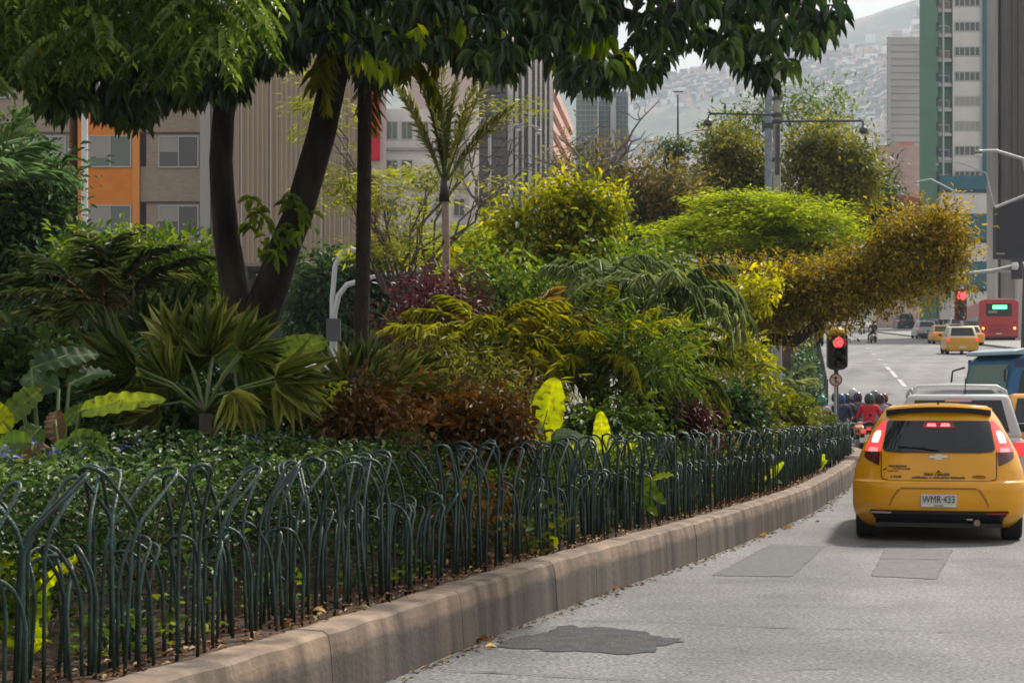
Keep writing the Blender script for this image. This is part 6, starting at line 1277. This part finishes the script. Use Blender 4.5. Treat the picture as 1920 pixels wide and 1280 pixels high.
# ================================================================ PEOPLE AND MOTORCYCLES
def skin_mesh(nodes, edges, name):
    me = bpy.data.meshes.new(name); me.from_pydata([n[:3] for n in nodes], edges, []); o = bpy.data.objects.new(name, me); COL.objects.link(o)
    sk = o.modifiers.new('skin', 'SKIN'); sk.use_smooth_shade = True; ss = o.modifiers.new('sub', 'SUBSURF'); ss.levels = 1; ss.render_levels = 1
    for i, n in enumerate(nodes): v = me.skin_vertices[0].data[i]; v.radius = (n[3], n[4] if len(n) > 4 else n[3]); v.use_root = (i == 0)
    bpy.context.view_layer.update(); r = bpy.data.meshes.new_from_object(o.evaluated_get(bpy.context.evaluated_depsgraph_get())); bpy.data.objects.remove(o); r.name = name
    for p in r.polygons: p.use_smooth = True
    return r
def rider_meshes(foot_down=True):
    N = [(0, 0, .90, .13, .11), (0, .05, 1.08, .12, .10), (0, .09, 1.28, .15, .11), (0, .10, 1.40, .13, .09), (0, .12, 1.50, .055), (0, .14, 1.58, .085), (0, .16, 1.68, .09)]; E = [(i, i+1) for i in range(6)]
    for s in (-1, 1):
        b = len(N); N += [(s*.19, .10, 1.38, .06), (s*.30, .24, 1.16, .045), (s*.31, .48, 1.08, .034), (s*.31, .56, 1.07, .036)]; E += [(3, b), (b, b+1), (b+1, b+2), (b+2, b+3)]
        for k in range(4): c = len(N); N += [(s*(.27+.025*k), .62, 1.085, .010), (s*(.27+.025*k), .64, 1.05, .009), (s*(.27+.025*k), .61, 1.035, .008)]; E += [(b+3, c), (c, c+1), (c+1, c+2)]
        c = len(N); N += [(s*.255, .57, 1.045, .011), (s*.245, .60, 1.025, .009)]; E += [(b+3, c), (c, c+1)]
        b = len(N)
        if s < 0 and foot_down: N += [(s*.13, .04, .86, .09), (s*.33, .30, .60, .065), (s*.38, .16, .14, .042), (s*.38, .30, .06, .035)]
        else: N += [(s*.13, .04, .86, .09), (s*.25, .44, .76, .065), (s*.20, .20, .38, .045), (s*.20, .35, .33, .035)]
        E += [(0, b), (b, b+1), (b+1, b+2), (b+2, b+3)]
    body = skin_mesh(N, E, 'person')
    T = [(0, -.02, .90, .185, .15), (0, .04, 1.06, .175, .14), (0, .08, 1.26, .20, .15), (0, .10, 1.40, .16, .12), (0, .115, 1.50, .085)]; TE = [(i, i+1) for i in range(4)]
    for s in (-1, 1): b = len(T); T += [(s*.205, .10, 1.38, .088), (s*.31, .24, 1.16, .075), (s*.31, .46, 1.085, .056)]; TE += [(3, b), (b, b+1), (b+1, b+2)]
    shirt = skin_mesh(T, TE, 'shirt')
    Pn = [(0, -.01, .90, .15, .125)]; PE = []
    for s in (-1, 1):
        b = len(Pn); k = 0 if not (s < 0 and foot_down) else 1
        Pn += [(s*.13, .04, .86, .105), [(s*.25, .44, .76, .08), (s*.33, .30, .60, .08)][k], [(s*.20, .21, .42, .058), (s*.38, .17, .18, .056)][k]]; PE += [(0, b), (b, b+1), (b+1, b+2)]
    return body, shirt, skin_mesh(Pn, PE, 'trousers')
RB, RS, RP = rider_meshes()
M_skin = mat('skin', (.28, .15, .10), .6)
HELM = MB().lathe([(.005, .150), (.07, .138), (.115, .095), (.142, .03), (.146, -.05), (.132, -.12), (.095, -.145)], (0, .14, 1.645), 20).mesh('helmet', smooth=True)
VIS = MB(); VIS.add([(.142*math.sin(a), .155+.142*math.cos(a), 1.665+z) for z in (-.045, .045) for a in np.linspace(-1.1, 1.1, 9)], [(i, i+1, i+10, i+9) for i in range(8)]); VIS = VIS.mesh('visor', smooth=True)
SHOE = MB(); SHOE.tube([(-.38, .12, .05), (-.38, .24, .05), (-.38, .34, .035)], [.045, .048, .03], 8); SHOE.tube([(.20, .16, .33), (.20, .28, .31), (.20, .40, .30)], [.045, .048, .03], 8); SHOE = SHOE.mesh('shoes', smooth=True)
VIS.materials.append(M_blkp); SHOE.materials.append(M_blkp)
def person(loc, rz, label, shirt, trousers, helm, group=None, pack=None):
    o = obj('person', RB.copy(), M_skin); o.location = loc; o.rotation_euler = (0, 0, rz); tag(o, label, 'person', group)
    for nm, me, m in (('shirt', RS.copy(), shirt), ('trousers', RP.copy(), trousers), ('helmet', HELM.copy(), helm)): obj(nm, me, m, o, False)
    obj('shoes', SHOE, None, o, False); obj('visor', VIS, None, bpy.data.objects[o.children[2].name] if len(o.children) > 2 else o, False)
    return o
def motorcycle(loc, rz, label, paint, lit=True, group=None):
    t = thing('motorcycle', label, 'motorcycle', loc, rz, group)
    for y in (-.52, .80):
        w = MB().lathe([(.22, -.045), (.27, -.055), (.30, -.03), (.305, 0), (.30, .03), (.27, .055), (.22, .045)], (0, y, .305), 24, 'x').build('wheel', M_tyre, t, world=False, smooth=True)
        rm_ = MB().lathe([(.225, -.03), (.225, .03)], (0, y, .305), 24, 'x'); 
        for k in range(5): a = k*1.257; rm_.tube([(0, y, .305), (0, y+.22*math.cos(a), .305+.22*math.sin(a))], .012, 5)
        rm_.build('rim', M_rim, w, world=False)
    f = MB(); f.tube([(0, .80, .305), (0, .62, .62), (0, .50, .98)], .028, 8); f.tube([(.06, .80, .305), (.06, .60, .66)], .02, 8); f.tube([(-.06, .80, .305), (-.06, .60, .66)], .02, 8); f.tube([(0, .52, .82), (0, .1, .74), (0, -.35, .74), (0, -.68, .80)], .03, 8); f.tube([(.07, -.52, .305), (.07, 0, .36)], .022, 8); f.tube([(-.07, -.52, .305), (-.07, 0, .36)], .022, 8)
    f.build('frame', M_blkp, t, world=False, smooth=True)
    MB().box(-.13, .13, -.05, .38, .26, .56).build('engine', M_rim, t, world=False, bevel=.04)
    MB().prism([(.02, .72), (.06, .90), (.22, .97), (.42, .94), (.50, .80), (.30, .70)], -.13, .13, 'x').build('tank', paint, t, world=False, bevel=.04)
    MB().prism([(-.62, .80), (-.60, .87), (-.2, .83), (.05, .84), (.05, .76), (-.2, .75)], -.12, .12, 'x').build('seat', M_blkp, t, world=False, bevel=.03)
    MB().prism([(-.80, .72), (-.74, .86), (-.55, .84), (-.55, .70)], -.09, .09, 'x').build('tail_fairing', paint, t, world=False, bevel=.03)
    MB().box(-.06, .06, -.82, -.79, .76, .83).build('tail_light', M_rlit if lit else M_rl, t, world=False, bevel=.01); MB().box(-.10, .10, -.86, -.85, .50, .64).build('number_plate', M_plate, t, world=False)
    MB().prism([(-.86, .50), (-.84, .52), (-.66, .74), (-.60, .72)], -.05, .05, 'x').build('mudguard', M_blkp, t, world=False)
    MB().tube([(-.36, .40, 1.07), (-.30, .55, 1.06), (-.08, .56, 1.0), (.08, .56, 1.0), (.30, .55, 1.06), (.36, .40, 1.07)], .015, 8).build('handlebar', M_rim, t, world=False)
    for s in (-1, 1):
        MB().tube([(s*.26, .56, 1.06), (s*.34, .56, 1.2)], .008, 5).build('mirror_stem', M_blkp, t, world=False); MB().lathe([(.05, -.01), (.05, .01)], (s*.35, .56, 1.23), 12, 'y').build('mirror', M_blkp, t, world=False)
        MB().lathe([(.025, 0), (.02, -.03)], (s*.15, -.78, .74), 8, 'y').build('indicator', M_amber if False else mat('orange indicator', (.6, .2, .02), .3), t, world=False)
    MB().tube([(.13, .3, .30), (.15, -.1, .28), (.15, -.6, .38)], [.025, .035, .045], 10).build('exhaust', M_chrome, t, world=False, smooth=True)
    MB().lathe([(.09, 0), (.07, .06)], (0, .64, .86), 14, 'y').build('headlight', mat('moto headlight', (.6, .6, .6), .2), t, world=False)
    return t
cl = lambda n, c: mat(n, c, .85, noise=.15, nscale=12)
J = [  # px, d, shirt, trousers, helmet, paint, words
    (1587, 47.5, cl('brown grey jacket', (.085, .065, .055)), cl('dark teal trousers', (.02, .04, .045)), mat('navy helmet', (.02, .03, .07), .4), M_blackpaint, 'brown-grey jacket and navy helmet', 'black'),
    (1609, 49.0, cl('rose grey jacket', (.10, .10, .17)), cl('navy trousers', (.02, .02, .05)), mat('purple helmet', (.05, .02, .07), .25), M_silver, 'violet-grey jacket and dark purple helmet', 'silver'),
    (1630, 43.0, cl('bright red jacket', (.62, .02, .04)), cl('black trousers', (.02, .018, .02)), mat('dark green helmet', (.015, .06, .05), .25), mat('dark red moto paint', (.2, .02, .02), .3), 'bright red jacket and dark green helmet', 'dark red'),
    (1568, 48.5, cl('white shirt', (.62, .64, .68)), cl('grey trousers', (.10, .10, .12)), mat('black helmet', (.012, .015, .02), .25), M_white, 'white shirt and black helmet', 'white'),
    (1650, 45.5, cl('lilac jacket', (.32, .26, .38)), cl('dark violet trousers', (.04, .02, .06)), mat('brown black helmet', (.03, .02, .02), .3), mat('violet moto paint', (.10, .03, .20), .3), 'lilac jacket and brown-black helmet beside the red-jacketed rider', 'violet'),
    (1599, 51.5, cl('black jacket', (.02, .02, .025)), cl('grey trousers', (.10, .10, .12)), mat('white helmet', (.5, .5, .52), .4), M_blackpaint, 'black jacket and white helmet at the back of the cluster', 'black'),
    (1577, 45.5, cl('navy jacket', (.03, .045, .09)), cl('black trousers', (.02, .018, .02)), mat('blue helmet', (.03, .08, .22), .4), mat('blue moto paint', (.03, .06, .2), .3), 'navy jacket and blue helmet beside the hedge end', 'blue'),
    (1640, 50.5, cl('maroon jacket', (.16, .02, .03)), cl('black trousers', (.02, .018, .02)), mat('grey helmet', (.16, .17, .19), .4), M_blackpaint, 'maroon jacket and grey helmet behind the red-jacketed rider', 'black'),
    (1657, 48.0, cl('black jacket', (.02, .02, .025)), cl('blue jeans', (.03, .07, .13)), mat('dark red helmet', (.2, .02, .02), .4), M_blackpaint, 'charcoal jacket and dark red helmet just over the taxi roof edge', 'black'),
    (1612, 40.5, cl('grey white jacket', (.45, .47, .50)), cl('blue jeans', (.03, .07, .13)), mat('grey helmet', (.16, .17, .19), .3), mat('orange moto paint', (.45, .16, .03), .3), 'grey-white jacket and grey helmet in front of the red-jacketed rider', 'orange')]
for i, (px, d, sh, tr_, he, pa, words, mc) in enumerate(J):
    rz = math.radians(-9+4*math.sin(i*2.3)); z = float(gz(d)); k = .89 if i < 9 else .86
    loc = (PX(px, d), d, z-(0 if i < 4 else .0))
    p = person(loc, rz, 'motorcycle rider in '+words, sh, tr_, he) if i < 9 else None
    m = motorcycle(loc, rz, (mc+' motorcycle ridden by the person in '+words.split(' and ')[0]) if i < 9 else 'orange motorcycle standing riderless just left of the taxi roof', pa)
    for o in (p, m):
        if o: o.scale = (k, k, k)
# rider behind the hedge with the green helmet, and the lone one far up the hill
d = 44.; loc = (PX(1541, d), d, float(gz(d))); rz = math.radians(-8)
p = person(loc, rz, 'rider with bright green helmet and red collar half hidden by the hedge', cl('pinkish jacket', (.45, .36, .38)), cl('red trousers', (.3, .04, .05)), mat('green helmet', (.01, .20, .12), .25)); m = motorcycle(loc, rz, 'motorcycle hidden behind the hedge under the green-helmeted rider', mat('dark red moto paint', (.2, .02, .02), .3))
for o in (p, m): o.scale = (.86,)*3
q = hit(1638, 643); rz = math.radians(2)
person(q, rz, 'lone rider in dark clothes with red back light far up the hill', cl('dark brown jacket', (.06, .035, .03)), cl('black trousers', (.02, .018, .02)), mat('black helmet', (.012, .015, .02), .25)); motorcycle(q, rz, 'lone motorcycle with lit tail light far up the hill', MATS['dark red moto paint'])
q = hit(1618, 627); person(q, rz, 'tiny rider in black left of the lone motorcycle on the hill', cl('black trousers', (.02, .018, .02)), cl('black trousers', (.02, .018, .02)), mat('black helmet', (.012, .015, .02), .25)); motorcycle(q, rz, 'tiny black motorcycle left of the lone one on the hill', M_blackpaint)
